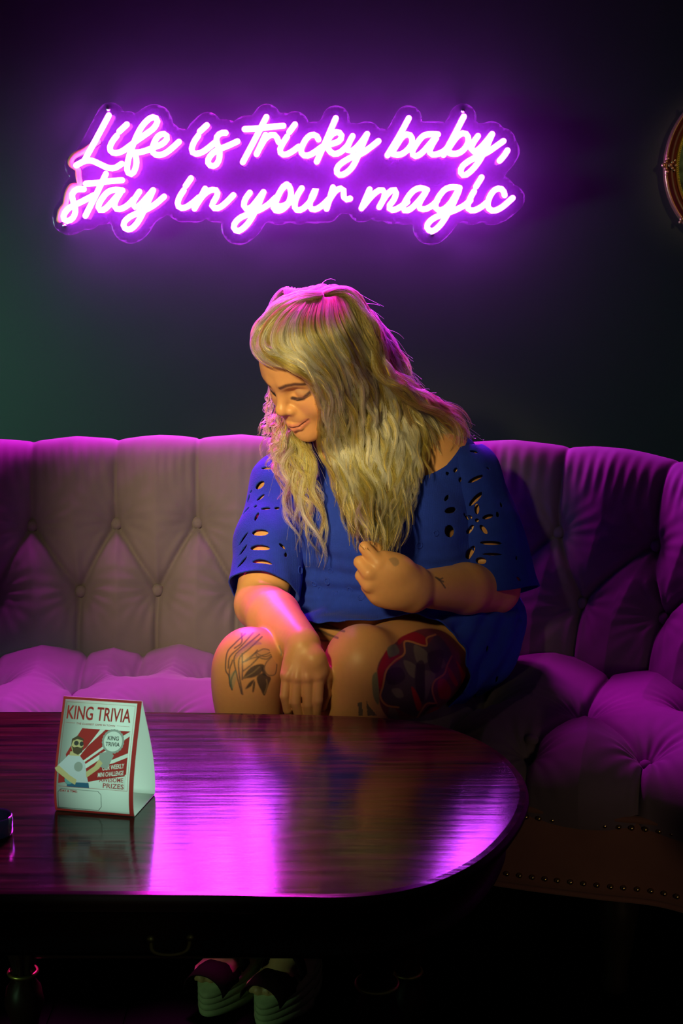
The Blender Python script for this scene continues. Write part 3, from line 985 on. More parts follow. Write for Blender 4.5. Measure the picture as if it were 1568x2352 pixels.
# ---------------------------------------------------------------- tent card on the table
m_card = mat('card_white', (0.78, 0.80, 0.74), rough=0.6)
m_red = mat('print_red', (0.42, 0.022, 0.020), rough=0.6)
m_dk = mat('print_dark', (0.05, 0.045, 0.04), rough=0.6)
m_grey = mat('print_grey', (0.35, 0.36, 0.33), rough=0.6)
m_skin_p = mat('print_tan', (0.66, 0.50, 0.24), rough=0.6)
m_blue_p = mat('print_blue', (0.03, 0.12, 0.22), rough=0.6)
m_hair_p = mat('print_brown', (0.10, 0.06, 0.03), rough=0.6)
m_shirt = mat('print_shirt', (0.62, 0.62, 0.66), rough=0.6)
m_teal = mat('print_teal', (0.15, 0.35, 0.36), rough=0.6)
fl_ = PH(128, 1862, TH); fr_ = PH(309, 1877, TH); br_ = PH(352, 1826, TH)
ex = (fr_ - fl_); CW = np.linalg.norm(ex); ex /= CW
ey = np.array([-ex[1], ex[0], 0.0]); CD = float((br_ - fr_) @ ey)
CHT = 0.137
o0 = fl_ + np.array([0, 0, 0.0012])
def panel(u, v, side=0, lift=0.0):
    """point on the card: u across 0..1, v up 0..1; side 0 front, 1 back"""
    u = np.asarray(u, float); v = np.asarray(v, float)
    bulge = 0.013 * np.sin(np.clip(v, 0, 1) ** 0.8 * math.pi) * (1 - 0.4 * v)
    dpt = (CD * 0.5) * v ** 1.05 - bulge - lift
    if side: dpt = CD - (CD * 0.5) * v ** 1.05 + bulge + lift
    return o0 + ex * (u * CW)[..., None] + ey * np.asarray(dpt)[..., None] + np.array([0, 0, 1.0]) * (v * CHT)[..., None]
card = empty('tent_card', o0)
tag(card, 'folded red and white trivia tent card standing on the dark table', 'card')
uu, vv = np.meshgrid(np.linspace(0, 1, 3), np.linspace(0, 1, 24), indexing='ij')
for side in (0, 1):
    o = mesh_obj('back_panel' if side else 'front_panel', panel(uu, vv, side).reshape(-1, 3), grid_faces(3, 24), m_card, card)
    sm = o.modifiers.new('thickness', 'SOLIDIFY'); sm.thickness = 0.0006; sm.offset = 0
o = mesh_obj('base_flap', np.array([o0, o0 + ex * CW, o0 + ex * CW + ey * CD, o0 + ey * CD]), np.array([[0, 1, 2, 3]]), m_card, card, smooth=False)
sm = o.modifiers.new('thickness', 'SOLIDIFY'); sm.thickness = 0.0006; sm.offset = 0
def decal(name, poly_or_tris, m, lift=0.0006, label=None):
    """flat print: list of (u, v) polygons, cut into strips so that it follows the bent card"""
    mb = MB()
    for pl in poly_or_tris:
        bm = bmesh.new()
        vs = [bm.verts.new((x, y, 0)) for x, y in pl]
        try: bm.faces.new(vs)
        except ValueError:
            bm.free(); continue
        for cv in np.arange(0.04, 1.0, 0.04):
            bmesh.ops.bisect_plane(bm, geom=bm.verts[:] + bm.edges[:] + bm.faces[:], plane_co=(0, cv, 0), plane_no=(0, 1, 0))
        bm.verts.index_update()
        uvs = np.array([v.co[:2] for v in bm.verts])
        mb.add(panel(uvs[:, 0], uvs[:, 1], 0, lift), [[v.index for v in f.verts] for f in bm.faces])
        bm.free()
    o = mb.build(name, m, card, smooth=False)
    if label: o['label'] = label
    return o
def text_decal(name, body, u0, v0, u1, v1, m, bold=0.0, shear=0.0, tilt=0.0, lift=0.0012):
    cu_ = bpy.data.curves.new('t', 'FONT'); cu_.body = body; cu_.size = 1; cu_.offset = bold; cu_.shear = shear; cu_.resolution_u = 3
    to = bpy.data.objects.new('t', cu_); COL.objects.link(to)
    bpy.context.view_layer.update()
    me = bpy.data.meshes.new_from_object(to.evaluated_get(bpy.context.evaluated_depsgraph_get()))
    bpy.data.objects.remove(to)
    v = np.array([q.co[:2] for q in me.vertices]); lo, hi = v.min(0), v.max(0)
    v = (v - lo) / (hi - lo)
    u = u0 + v[:, 0] * (u1 - u0); w = v0 + v[:, 1] * (v1 - v0) + tilt * v[:, 0]
    f = [list(q.vertices) for q in me.polygons]
    bpy.data.meshes.remove(me)
    return mesh_obj(name, panel(u, w, 0, lift), f, m, card, smooth=False)
def rect(u0, v0, u1, v1): return [(u0, v0), (u1, v0), (u1, v1), (u0, v1)]
decal('red_border', [rect(0, 0, 1, 0.022), rect(0, 0.978, 1, 1), rect(0, 0.022, 0.03, 0.978), rect(0.945, 0.022, 1, 0.978)], m_red)
decal('thin_rule', [rect(0.05, 0.955, 0.925, 0.957), rect(0.05, 0.40, 0.053, 0.957), rect(0.922, 0.24, 0.925, 0.957), rect(0.05, 0.238, 0.925, 0.241)], m_red)
text_decal('headline', 'KING TRIVIA', 0.075, 0.815, 0.885, 0.93, m_red, bold=0.015)
text_decal('subtitle', 'THE CLASSIEST GAME IN TOWN', 0.21, 0.775, 0.70, 0.790, m_red)
decal('subtitle_rule', [rect(0.07, 0.782, 0.19, 0.784), rect(0.72, 0.782, 0.88, 0.784)], m_red)
decal('red_field', [[(0.29, 0.745), (0.90, 0.745), (0.90, 0.42), (0.90, 0.34), (0.33, 0.275), (0.16, 0.40), (0.12, 0.52)], [(0.05, 0.375), (0.15, 0.405), (0.20, 0.29), (0.05, 0.265)]], m_red, 0.0006)
decal('white_ray', [[(0.52, 0.745), (0.585, 0.745), (0.25, 0.50), (0.25, 0.46)], [(0.74, 0.70), (0.74, 0.67), (0.25, 0.40), (0.25, 0.42)], [(0.74, 0.64), (0.68, 0.56), (0.27, 0.35), (0.25, 0.38)], [(0.90, 0.745), (0.90, 0.705), (0.74, 0.62), (0.72, 0.66)], [(0.90, 0.565), (0.90, 0.53), (0.50, 0.40), (0.50, 0.43)], [(0.90, 0.385), (0.90, 0.25), (0.40, 0.25), (0.40, 0.290)]], m_card, 0.0010)
decal('red_ribbon', [[(0.57, 0.445), (0.885, 0.50), (0.885, 0.37), (0.52, 0.315)]], m_red, 0.0012)
text_decal('ribbon_words', 'OUR WEEKLY', 0.60, 0.405, 0.87, 0.445, m_card, bold=0.02, tilt=0.035, lift=0.0016)
text_decal('ribbon_words', 'MINI CHALLENGE', 0.55, 0.345, 0.87, 0.385, m_card, bold=0.02, tilt=0.035, lift=0.0016)
text_decal('prize_words', 'AWESOME', 0.57, 0.305, 0.87, 0.345, m_red, bold=0.01, tilt=0.01, lift=0.0014)
text_decal('prize_words', 'PRIZES', 0.62, 0.255, 0.88, 0.298, m_red, bold=0.01, lift=0.0014)
def disc(cu_, cv_, ru, rv, n=28, star=0.0):
    return [(cu_ + ru * (1 + star * (k % 2)) * math.cos(2 * math.pi * k / n), cv_ + rv * (1 + star * (k % 2)) * math.sin(2 * math.pi * k / n)) for k in range(n)]
decal('badge', [disc(0.70, 0.655, 0.135, 0.098, 44, 0.06)], m_grey, 0.0014)
decal('badge_face', [disc(0.70, 0.655, 0.115, 0.083)], m_card, 0.0016)
text_decal('badge_words', 'KING', 0.63, 0.665, 0.77, 0.70, m_dk, bold=0.02, lift=0.0019)
text_decal('badge_words', 'TRIVIA', 0.61, 0.615, 0.79, 0.65, m_dk, bold=0.02, lift=0.0019)
# printed figure of a bearded man with dark glasses
decal('printed_shirt', [[(0.10, 0.47), (0.16, 0.52), (0.30, 0.52), (0.38, 0.46), (0.41, 0.36), (0.44, 0.28), (0.17, 0.285), (0.15, 0.36), (0.03, 0.42)]], m_shirt, 0.0018)
decal('printed_arm', [[(0.0, 0.40), (0.05, 0.425), (0.20, 0.345), (0.29, 0.31), (0.27, 0.265), (0.20, 0.29), (0.03, 0.37)], [(0.40, 0.385), (0.41, 0.335), (0.56, 0.42), (0.60, 0.47), (0.55, 0.50), (0.50, 0.44)]], m_skin_p, 0.0021)
decal('printed_head', [disc(0.26, 0.60, 0.075, 0.072, 20), [(0.18, 0.55), (0.30, 0.55), (0.30, 0.515), (0.17, 0.515)]], m_skin_p, 0.0020)
decal('printed_beard', [[(0.19, 0.60), (0.22, 0.585), (0.26, 0.592), (0.31, 0.585), (0.335, 0.60), (0.33, 0.55), (0.28, 0.525), (0.22, 0.54)], [(0.185, 0.60), (0.185, 0.655), (0.25, 0.685), (0.33, 0.66), (0.335, 0.645), (0.25, 0.655), (0.20, 0.64)]], m_hair_p, 0.0023)
decal('printed_glasses', [disc(0.245, 0.622, 0.030, 0.020, 14), disc(0.312, 0.620, 0.026, 0.020, 14)], m_dk, 0.0025)
decal('printed_jeans', [[(0.17, 0.285), (0.44, 0.29), (0.45, 0.245), (0.17, 0.245)]], m_blue_p, 0.0019)
decal('printed_ball', [disc(0.19, 0.305, 0.055, 0.040, 18)], m_teal, 0.0020)
decal('printed_paper', [[(0.55, 0.55), (0.68, 0.575), (0.73, 0.54), (0.66, 0.42), (0.56, 0.44)]], m_grey, 0.0019)
decal('printed_shirt_badge', [disc(0.30, 0.425, 0.055, 0.042, 18)], m_grey, 0.0021)
# box for day and time; the square code beside it is left out
fr = [(0.05, 0.035), (0.56, 0.035), (0.60, 0.075), (0.60, 0.19), (0.56, 0.22), (0.09, 0.22), (0.05, 0.19)]
decal('time_box', [[fr[i], fr[(i + 1) % 7], (0.325 + (fr[(i + 1) % 7][0] - 0.325) * 0.985, 0.128 + (fr[(i + 1) % 7][1] - 0.128) * 0.97), (0.325 + (fr[i][0] - 0.325) * 0.985, 0.128 + (fr[i][1] - 0.128) * 0.97)] for i in range(7)], m_dk, 0.0010)
text_decal('time_words', 'DAY & TIME:', 0.08, 0.192, 0.30, 0.212, m_red, bold=0.01)
# ---------------------------------------------------------------- the seated woman: body
HR = np.array([[-0.71, -0.626, -0.323], [0.701, -0.581, -0.413], [0.071, -0.520, 0.851]])   # head axes: her right, forward, up
HP = np.array([-0.0472, 2.42, 1.0101]); HS = 0.991
def hd_(p): return HP + HR @ (np.asarray(p, float) * HS)
def to_head(p): return ((p - HP) @ HR) / HS

def axis(parts):
    out = [parts[0][0]]
    for a, b, st in parts:
        out += list(np.arange(out[-1] + st, b, st))
    return np.array(out)
gx = axis([(-0.235, 0.335, 0.0014)])
gy = axis([(2.03, 2.13, 0.0018), (2.13, 2.30, 0.0014), (2.30, 2.52, 0.0022), (2.52, 2.72, 0.004)])
gz = axis([(-0.0, 0.46, 0.006), (0.46, 0.70, 0.0014), (0.70, 0.885, 0.0034), (0.885, 1.14, 0.0017)])
B_ = Field(gx, gy, gz)

# joints
PEL = np.array([0.115, 2.50, 0.53])
HIPL, HIPR = np.array([0.200, 2.47, 0.510]), np.array([0.045, 2.51, 0.510])
KNL, KNR = P(832, 1512, 2.195), P(574, 1516, 2.195)
ANL, ANR = np.array([-0.055, 2.170, 0.115]), np.array([-0.152, 2.198, 0.12])
SHL, SHR = np.array([0.215, 2.50, 0.800]), np.array([-0.105, 2.555, 0.778])
ELL, ELR = P(1135, 1352, 2.43), P(598, 1388, 2.375)
WRL, WRR = P(952, 1352, 2.255), P(694, 1480, 2.160)
NB = np.array([0.055, 2.53, 0.85])

# torso
B_.ell(PEL, (0.192, 0.140, 0.105), 0.03)
B_.ell((0.10, 2.50, 0.64), (0.165, 0.125, 0.13), 0.06)
B_.ell((0.07, 2.535, 0.745), (0.150, 0.105, 0.14), 0.06)
B_.ell((0.005, 2.455, 0.725), (0.072, 0.070, 0.072), 0.03)
B_.ell((0.130, 2.440, 0.720), (0.075, 0.072, 0.074), 0.03)
B_.cone(SHR + (0, 0, 0.0), SHL, 0.050, 0.054, 0.05)
B_.cone(NB + (-0.12, 0.02, -0.045), NB + (0.12, -0.01, -0.02), 0.045, 0.045, 0.05)
B_.cone(NB, hd_((0, -0.03, -0.07)), 0.056, 0.050, 0.04)
# thighs, knees and shins
for hip, kn, an, hw in ((HIPL, KNL, ANL, 1.06), (HIPR, KNR, ANR, 1.0)):
    mid = hip * 0.5 + kn * 0.5
    mid = mid + np.array([0, 0, -0.038])
    B_.cone(hip, mid, 0.092 * hw, 0.070 * hw, 0.03)
    B_.cone(mid, kn, 0.070 * hw, 0.049 * hw, 0.03)
    B_.ell(kn + (0, -0.004, -0.006), (0.050 * hw, 0.050, 0.054), 0.02)
    calf = kn * 0.66 + an * 0.34
    B_.cone(kn + (0, 0.0, -0.02), calf + (0, 0.018, 0), 0.050 * hw, 0.054 * hw, 0.03)
    B_.cone(calf + (0, 0.018, 0), an, 0.054 * hw, 0.033, 0.02)
B_.ell(KNL + (0.070, 0.090, -0.045), (0.080, 0.12, 0.078), 0.03)         # the thigh spreads on the seat
B_.ell(KNR + (-0.010, 0.015, -0.05), (0.048, 0.05, 0.06), 0.03)
# feet in the sandals
FTL, FTR = np.array([-0.100, 2.085, 0.062]), np.array([-0.192, 2.118, 0.066])
for an, ft in ((ANL, FTL), (ANR, FTR)):
    B_.cone(an, an * 0.5 + ft * 0.5 + (0, 0, 0.012), 0.034, 0.030, 0.02)
    B_.cone(an * 0.5 + ft * 0.5 + (0, 0, 0.012), ft, 0.030, 0.020, 0.02)
    dr = (ft - an); dr[2] = 0; dr /= np.linalg.norm(dr); sd = np.array([-dr[1], dr[0], 0])
    for i, o_ in enumerate((-0.026, -0.013, 0.0, 0.012, 0.023)):
        b0 = ft + sd * o_ * 0.8; b1 = ft + sd * o_ * 1.05 + dr * (0.040 - 0.006 * abs(i - 1)) + (0, 0, -0.008)
        B_.cone(b0, b1, 0.011, 0.009 if i else 0.011, 0.006)
# arms
B_.chain([SHL, SHL * 0.5 + ELL * 0.5, ELL], [0.055, 0.0555, 0.045], 0.012)
B_.chain([SHR, SHR * 0.5 + ELR * 0.5, ELR], [0.052, 0.0515, 0.044], 0.012)
fl1 = ELL * 0.62 + WRL * 0.38
B_.chain([ELL, fl1, WRL], [0.043, 0.0435, 0.0285], 0.008)
fr1 = ELR * 0.66 + WRR * 0.34
B_.chain([ELR, fr1, WRR], [0.044, 0.0450, 0.0290], 0.008)

# her right hand: hangs between the knees, back of the hand towards the camera
HY = 2.128
kx = [(658, 1552), (681, 1556), (706, 1556), (731, 1552)]
k3 = [P(x, y, HY - 0.003 * (1 - abs(i - 1.6))) for i, (x, y) in enumerate(kx)]
for i, k_ in enumerate(k3):
    B_.cone(WRR * 0.86 + k_ * 0.14 + (0, 0.004, -0.004), k_ + (0, 0.003, 0), 0.0185, 0.0105, 0.012)
B_.ell(P(698, 1525, HY + 0.012), (0.030, 0.014, 0.032), 0.014)
fing = [[(653, 1598), (660, 1630), (667, 1652)], [(678, 1612), (689, 1650), (694, 1680)], [(707, 1618), (711, 1660), (712, 1692)], [(729, 1608), (724, 1648), (718, 1680)]]
frad = [0.0074, 0.0084, 0.0086, 0.0086]
for i in range(4):
    pts = [k3[i] + np.array([0, 0.002, 0])] + [P(x, y, HY + d) for (x, y), d in zip(fing[i], (-0.004, 0.004, 0.020))]
    r = frad[i]
    B_.chain(pts, [r * 1.10, r, r * 0.95, r * 0.82], 0.0015, kfirst=0.003)
    B_.cone(WRR * 0.5 + k3[i] * 0.5 + (0, -0.0125, 0), k3[i] + (0, -0.006, 0), 0.0022, 0.0030, 0.008)      # tendons
# thumb along the palm on the side of the other leg
B_.chain([P(722, 1515, HY + 0.008), P(741, 1552, HY + 0.022), P(744, 1592, HY + 0.030), P(738, 1622, HY + 0.034)], [0.018, 0.0135, 0.0105, 0.009], 0.004, kfirst=0.012)

# her left hand: a loose fist round the ends of her hair
LY = 2.205
lk = [P(868, 1293, LY + 0.006), P(846, 1316, LY), P(846, 1343, LY + 0.004), P(862, 1370, LY + 0.014)]
for i, k_ in enumerate(lk):
    a0 = WRL * 0.93 + k_ * 0.07 + np.array([0, 0, (0.012, 0.004, -0.004, -0.012)[i]])
    B_.cone(a0, k_ + (0.008, 0.010, 0), 0.0255, 0.0175, 0.016)
B_.ell(P(905, 1335, LY + 0.022), (0.040, 0.022, 0.040), 0.02, R=np.array([[1, 0, 0], [0, 1, 0], [0, 0, 1]]))
B_.ell(P(905, 1308, LY + 0.016), (0.026, 0.020, 0.020), 0.016)
lfin = [[(838, 1258, 0.010), (852, 1268, 0.036), (876, 1290, 0.044)],
        [(826, 1291, 0.012), (836, 1303, 0.036), (862, 1312, 0.046)],
        [(829, 1322, 0.014), (840, 1330, 0.038), (864, 1334, 0.047)],
        [(842, 1349, 0.020), (853, 1352, 0.040), (876, 1350, 0.048)]]
for i in range(4):
    r = (0.0102, 0.0100, 0.0096, 0.0088)[i]
    pts = [lk[i]] + [P(x, y, LY + d) for x, y, d in lfin[i]]
    B_.chain(pts, [r * 1.18, r, r * 0.93, r * 0.82], 0.002, kfirst=0.006)
# thumb closes on the hair from behind the index finger
B_.chain([P(905, 1312, LY + 0.030), P(882, 1284, LY + 0.050), P(862, 1262, LY + 0.046), P(848, 1254, LY + 0.036)], [0.016, 0.0125, 0.0105, 0.009], 0.004, kfirst=0.012)

# head: built in the head's own axes
def hell(c, r, k, mode='add', rot=None):
    R = HR if rot is None else HR @ rot
    B_.ell(hd_(c), np.array(r) * HS, k, mode, R)
def hcone(a, b, ra, rb, k, mode='add'):
    B_.cone(hd_(a), hd_(b), ra * HS, rb * HS, k, mode)
hell((0, -0.012, 0.030), (0.075, 0.094, 0.084), 0.02)
hell((0, 0.022, -0.030), (0.060, 0.064, 0.078), 0.035)
hell((0, 0.050, 0.030), (0.056, 0.040, 0.045), 0.02)              # forehead
hell((0, 0.040, -0.080), (0.040, 0.044, 0.034), 0.03)             # jaw
hell((0, 0.068, -0.098), (0.020, 0.018, 0.016), 0.022)            # chin
for s in (-1, 1):
    hell((s * 0.038, 0.052, -0.036), (0.024, 0.026, 0.024), 0.022)      # cheek
    hcone((s * 0.012, 0.083, 0.016), (s * 0.040, 0.066, 0.017), 0.010, 0.009, 0.014)
    hell((s * 0.032, 0.088, -0.004), (0.0165, 0.013, 0.011), 0.012, 'sub')
    hell((s * 0.032, 0.0665, -0.006), (0.0150, 0.0135, 0.0125), 0.003)   # eyeball under the lowered lid
    hcone((s * 0.018, 0.0785, -0.0125), (s * 0.045, 0.0685, -0.0095), 0.0022, 0.0018, 0.005)
    hell((s * 0.078, -0.01, -0.012), (0.010, 0.017, 0.028), 0.01)
# nose
hcone((0, 0.083, 0.002), (0, 0.099, -0.026), 0.0085, 0.0090, 0.012)
hell((0, 0.1015, -0.030), (0.0105, 0.0098, 0.0092), 0.008)
for s in (-1, 1):
    hell((s * 0.0125, 0.0905, -0.0345), (0.0075, 0.0100, 0.0072), 0.007)
    hell((s * 0.0065, 0.0955, -0.0425), (0.0038, 0.0058, 0.0030), 0.003, 'sub')
hell((0, 0.083, -0.052), (0.024, 0.012, 0.015), 0.014)            # muzzle
# lips: a soft smile
up = [(-0.0300, 0.0725, -0.0590), (-0.013, 0.0895, -0.0655), (-0.004, 0.0945, -0.0640), (0.004, 0.0945, -0.0640), (0.013, 0.0895, -0.0655), (0.0300, 0.0725, -0.0590)]
lo_ = [(-0.0280, 0.0725, -0.0630), (-0.012, 0.0880, -0.0725), (0.0, 0.0920, -0.0740), (0.012, 0.0880, -0.0725), (0.0280, 0.0725, -0.0630)]
for q, r0, r1 in ((up, 0.0018, 0.0042), (lo_, 0.0020, 0.0052)):
    for a, b in zip(q[:-1], q[1:]):
        f = lambda p: r0 + (r1 - r0) * max(0, 1 - (abs(p[0]) / 0.030) ** 1.6)
        hcone(a, b, f(a), f(b), 0.005)
cr_ = [(-0.0330, 0.0735, -0.0570), (-0.014, 0.0925, -0.0685), (0.0, 0.0985, -0.0690), (0.014, 0.0925, -0.0685), (0.0330, 0.0735, -0.0570)]
for a, b in zip(cr_[:-1], cr_[1:]):
    hcone(a, b, 0.0011, 0.0011, 0.0022, 'sub')
BV_, BF_ = B_.surface()
del B_
BT_ = tri(BF_)
if np.einsum('ij,ij->i', BV_[BT_[:, 0]], np.cross(BV_[BT_[:, 1]], BV_[BT_[:, 2]])).sum() < 0:
    BF_ = BF_[:, ::-1].copy(); BT_ = tri(BF_)
BN_ = vert_normals(BV_, BT_)
body_bvh = BVHTree.FromPolygons(BV_.tolist(), BT_.tolist())

# ---------------------------------------------------------------- skin colour, make-up and tattoos, stored per vertex
SKIN = np.array((0.60, 0.305, 0.145))
colr = np.tile(SKIN, (len(BV_), 1))
colr *= (1 + 0.05 * smooth_noise(BV_, 30.0, 3))[:, None]
h = to_head(BV_)
inhead = (np.abs(h[:, 0]) < 0.09) & (h[:, 1] > -0.12) & (h[:, 1] < 0.13) & (h[:, 2] > -0.13) & (h[:, 2] < 0.14)
def paint(w, c):
    global colr
    w = np.clip(w, 0, 1)[:, None]
    colr = colr * (1 - w) + np.array(c) * w
def soft(d, r, e): return np.clip((r - d) / e + 0.5, 0, 1)
hi_ = np.nonzero(inhead)[0]
def hpaint(fn, c, amt=1.0):
    w = np.zeros(len(BV_)); w[hi_] = fn(h[hi_]) * amt
    paint(w, c)
def poly_d(p, pts):
    return np.min([seg_dist2(p[:, [0, 2]], np.array(a), np.array(b)) for a, b in zip(pts[:-1], pts[1:])], 0)
front_ = lambda p: (p[:, 1] > 0.04)
for s in (-1, 1):
    hpaint(lambda p: soft(poly_d(p, [(s * 0.012, 0.0140), (s * 0.026, 0.0185), (s * 0.040, 0.0185), (s * 0.054, 0.0125)]), 0.0030, 0.003) * front_(p), (0.07, 0.035, 0.035), 0.95)
    hpaint(lambda p: soft(poly_d(p, [(s * 0.018, -0.0135), (s * 0.026, -0.0165), (s * 0.038, -0.0155), (s * 0.0475, -0.0085), (s * 0.054, -0.004)]), 0.0029, 0.002) * front_(p), (0.03, 0.018, 0.035), 0.95)
    hpaint(lambda p: soft(poly_d(p, [(s * 0.030, -0.001), (s * 0.045, -0.003)]), 0.004, 0.006) * front_(p), (0.30, 0.22, 0.20), 0.35)
    hpaint(lambda p: soft(np.hypot(p[:, 0] - s * 0.042, p[:, 2] + 0.030), 0.014, 0.02) * front_(p), (0.66, 0.27, 0.18), 0.35)
lipd = lambda p: soft(np.minimum(poly_d(p, [(q[0], q[2]) for q in up]), poly_d(p, [(q[0], q[2]) for q in lo_])), 0.0042, 0.002) * (p[:, 1] > 0.07)
hpaint(lipd, (0.56, 0.20, 0.17), 0.75)
hpaint(lambda p: soft(poly_d(p, [(q[0], q[2]) for q in cr_]), 0.0010, 0.0014) * (p[:, 1] > 0.07), (0.16, 0.05, 0.05), 0.8)
hpaint(lambda p: np.clip((p[:, 2] - 0.070 + 0.25 * np.maximum(0.07 - p[:, 1], 0) * -1) / 0.01, 0, 1), (0.20, 0.13, 0.045))
hpaint(lambda p: np.clip((0.035 - p[:, 1] + 0.3 * p[:, 2]) / 0.01, 0, 1) * (p[:, 2] > -0.07), (0.20, 0.13, 0.045))

sp_ = project(BV_)
vis = (BN_[:, 1] < 0.25)
def tatt(sel, fn, c, amt):
    m = np.nonzero(sel & vis)[0]
    w = np.zeros(len(BV_)); w[m] = fn(sp_[m]) * amt
    paint(w, c)
def line(pts, wd):
    pts = catmull(np.array(pts, float), 5) if len(pts) > 2 else np.array(pts, float)
    return lambda p: soft(np.min([seg_dist2(p, a, b) for a, b in zip(pts[:-1], pts[1:])], 0), wd, 1.8)
def area(pts):
    pts = catmull(np.array(pts, float), 5, closed=True)
    def fn(p):
        d = np.min([seg_dist2(p, a, b) for a, b in zip(pts, np.roll(pts, -1, 0))], 0)
        return np.clip(np.where(in_poly(p, pts), d, -d) / 2.6 + 0.5, 0, 1)
    return fn
T1 = lambda c: [(490 + x / 6.817, 1420 + y / 6.817) for x, y in c]
T2 = lambda c: [(800 + x / 5.058, 1430 + y / 5.06) for x, y in c]
dk = lambda a, b, p: np.linalg.norm(p - a, axis=1)
kneeR = (np.linalg.norm(BV_ - KNR, axis=1) < 0.135) & (BV_[:, 0] < 0.0)
handR = (sp_[:, 0] > 640) & (BV_[:, 1] < 2.27) & (np.linalg.norm(BV_ - k3[2], axis=1) < 0.10) & (sp_[:, 0] > 646)
from_arm = np.min([np.linalg.norm(BV_ - (WRR * (1 - t) + ELR * t), axis=1) for t in np.linspace(0, 0.6, 12)], 0)
kneeR &= (from_arm > 0.050) & ~handR
INK = (0.055, 0.05, 0.075)
for c in ([(500, 240), (330, 400), (215, 540), (190, 800), (240, 900), (260, 1040), (290, 1120)], [(620, 230), (430, 440), (260, 600), (230, 780)],
          [(720, 250), (520, 420), (330, 600), (360, 860), (440, 1180)], [(760, 290), (560, 480), (410, 620), (400, 850), (455, 1190)],
          [(450, 560), (455, 800), (450, 960)], [(300, 660), (250, 830), (262, 1060)], [(340, 820), (280, 960), (290, 1110)], [(440, 240), (440, 380), (330, 470)],
          [(690, 500), (560, 640), (460, 690)], [(700, 620), (580, 740), (460, 830)]):
    tatt(kneeR, line(T1(c), 1.7), INK, 0.8)
tatt(kneeR, area(T1([(760, 400), (600, 440), (430, 560), (330, 650), (420, 480), (600, 340)])), (0.20, 0.07, 0.30), 0.45)
tatt(kneeR, area(T1([(250, 900), (350, 820), (360, 940), (300, 1110), (265, 1050)])), (0.10, 0.28, 0.24), 0.35)
for c in ([(660, 540), (800, 600), (930, 560), (830, 640), (690, 600)], [(930, 590), (830, 690), (800, 800), (860, 890), (960, 880), (990, 760), (980, 650)], [(960, 530), (1050, 590), (1050, 680), (990, 650)], [(500, 660), (640, 560), (790, 480), (880, 540)]):
    q = T1(c); tatt(kneeR, line(q + [q[0]], 1.4), INK, 0.8)
    tatt(kneeR, area(q), (0.36, 0.20, 0.15), 0.35)
for c in ([(460, 940), (560, 790), (700, 720), (800, 740), (740, 860), (640, 920), (520, 940)], [(680, 920), (760, 860), (850, 900), (900, 940), (860, 1050), (800, 1210), (740, 1120), (690, 1010)],
          [(500, 1110), (560, 1010), (640, 960), (590, 1060)], [(610, 1150), (620, 1030), (650, 980), (650, 1060), (630, 1150)], [(760, 760), (800, 820), (830, 900), (770, 880)]):
    tatt(kneeR, area(T1(c)), (0.035, 0.030, 0.045), 0.9)
tatt(kneeR, line(T1([(480, 930), (620, 850), (720, 760)]), 1.3), (0.3, 0.2, 0.12), 0.7)
tatt(kneeR, line(T1([(800, 1180), (840, 1050), (830, 960)]), 1.6), (0.3, 0.2, 0.12), 0.7)
# flower lines on the thigh between the knees
lapR = (np.abs(sp_[:, 0] - 742) < 55) & (sp_[:, 1] < 1485) & (sp_[:, 1] > 1400) & (BV_[:, 2] < 0.68) & (from_arm > 0.045)
for c in ([(700, 1452), (730, 1448), (755, 1458), (775, 1465)], [(706, 1440), (740, 1432), (775, 1444)], [(712, 1460), (735, 1470), (752, 1472)], [(720, 1425), (745, 1440), (790, 1450)]):
    tatt(lapR, line(c, 2.6), INK, 0.7)
thL = (np.linalg.norm(BV_ - (KNL + (0.07, 0.09, -0.01)), axis=1) < 0.24) & (BV_[:, 2] < 0.64) & (sp_[:, 0] > 808) & (sp_[:, 1] > 1425)
thL &= np.min([np.linalg.norm(BV_ - (WRL * (1 - t) + ELL * t), axis=1) for t in np.linspace(-0.5, 1, 16)], 0) > 0.05
tatt(thL, area(T2([(330, 560), (390, 400), (560, 220), (700, 130), (880, 70), (1120, 110), (1350, 330), (1520, 600), (1560, 950), (1400, 1180), (1000, 1230), (700, 1160), (480, 1120), (370, 960), (350, 760)])), (0.16, 0.03, 0.075), 0.97)
tatt(thL, area(T2([(340, 560), (440, 320), (470, 420), (540, 380), (640, 400), (520, 500), (420, 560), (390, 760), (350, 740)])), (0.36, 0.012, 0.045), 0.97)
tatt(thL, area(T2([(580, 190), (760, 110), (900, 180), (880, 260), (760, 220), (650, 205), (590, 260)])), (0.34, 0.012, 0.05), 0.95)
tatt(thL, area(T2([(450, 300), (540, 250), (590, 350), (480, 400)])), (0.16, 0.17, 0.15), 0.9)
tatt(thL, area(T2([(275, 640), (330, 580), (350, 760), (350, 950), (290, 860)])), (0.16, 0.18, 0.14), 0.9)
tatt(thL, area(T2([(650, 220), (780, 240), (900, 270), (1020, 150), (1120, 230), (1200, 390), (1120, 520), (1110, 620), (1000, 680), (980, 800), (1000, 940), (860, 950), (820, 1100), (560, 1000), (390, 880), (400, 740), (440, 560), (540, 470), (650, 370)])), (0.075, 0.045, 0.10), 0.97)
for c in ([(760, 260), (900, 330), (930, 450), (800, 470)], [(640, 440), (780, 500), (780, 640), (700, 600)], [(1020, 430), (1090, 410), (1130, 490), (1080, 530)], [(500, 780), (600, 770), (640, 860), (560, 870)], [(880, 560), (1010, 600), (960, 740), (900, 900), (890, 720)], [(470, 990), (560, 1020), (580, 1130), (490, 1110)]):
    tatt(thL, area(T2(c)), (0.19, 0.15, 0.16), 0.75)
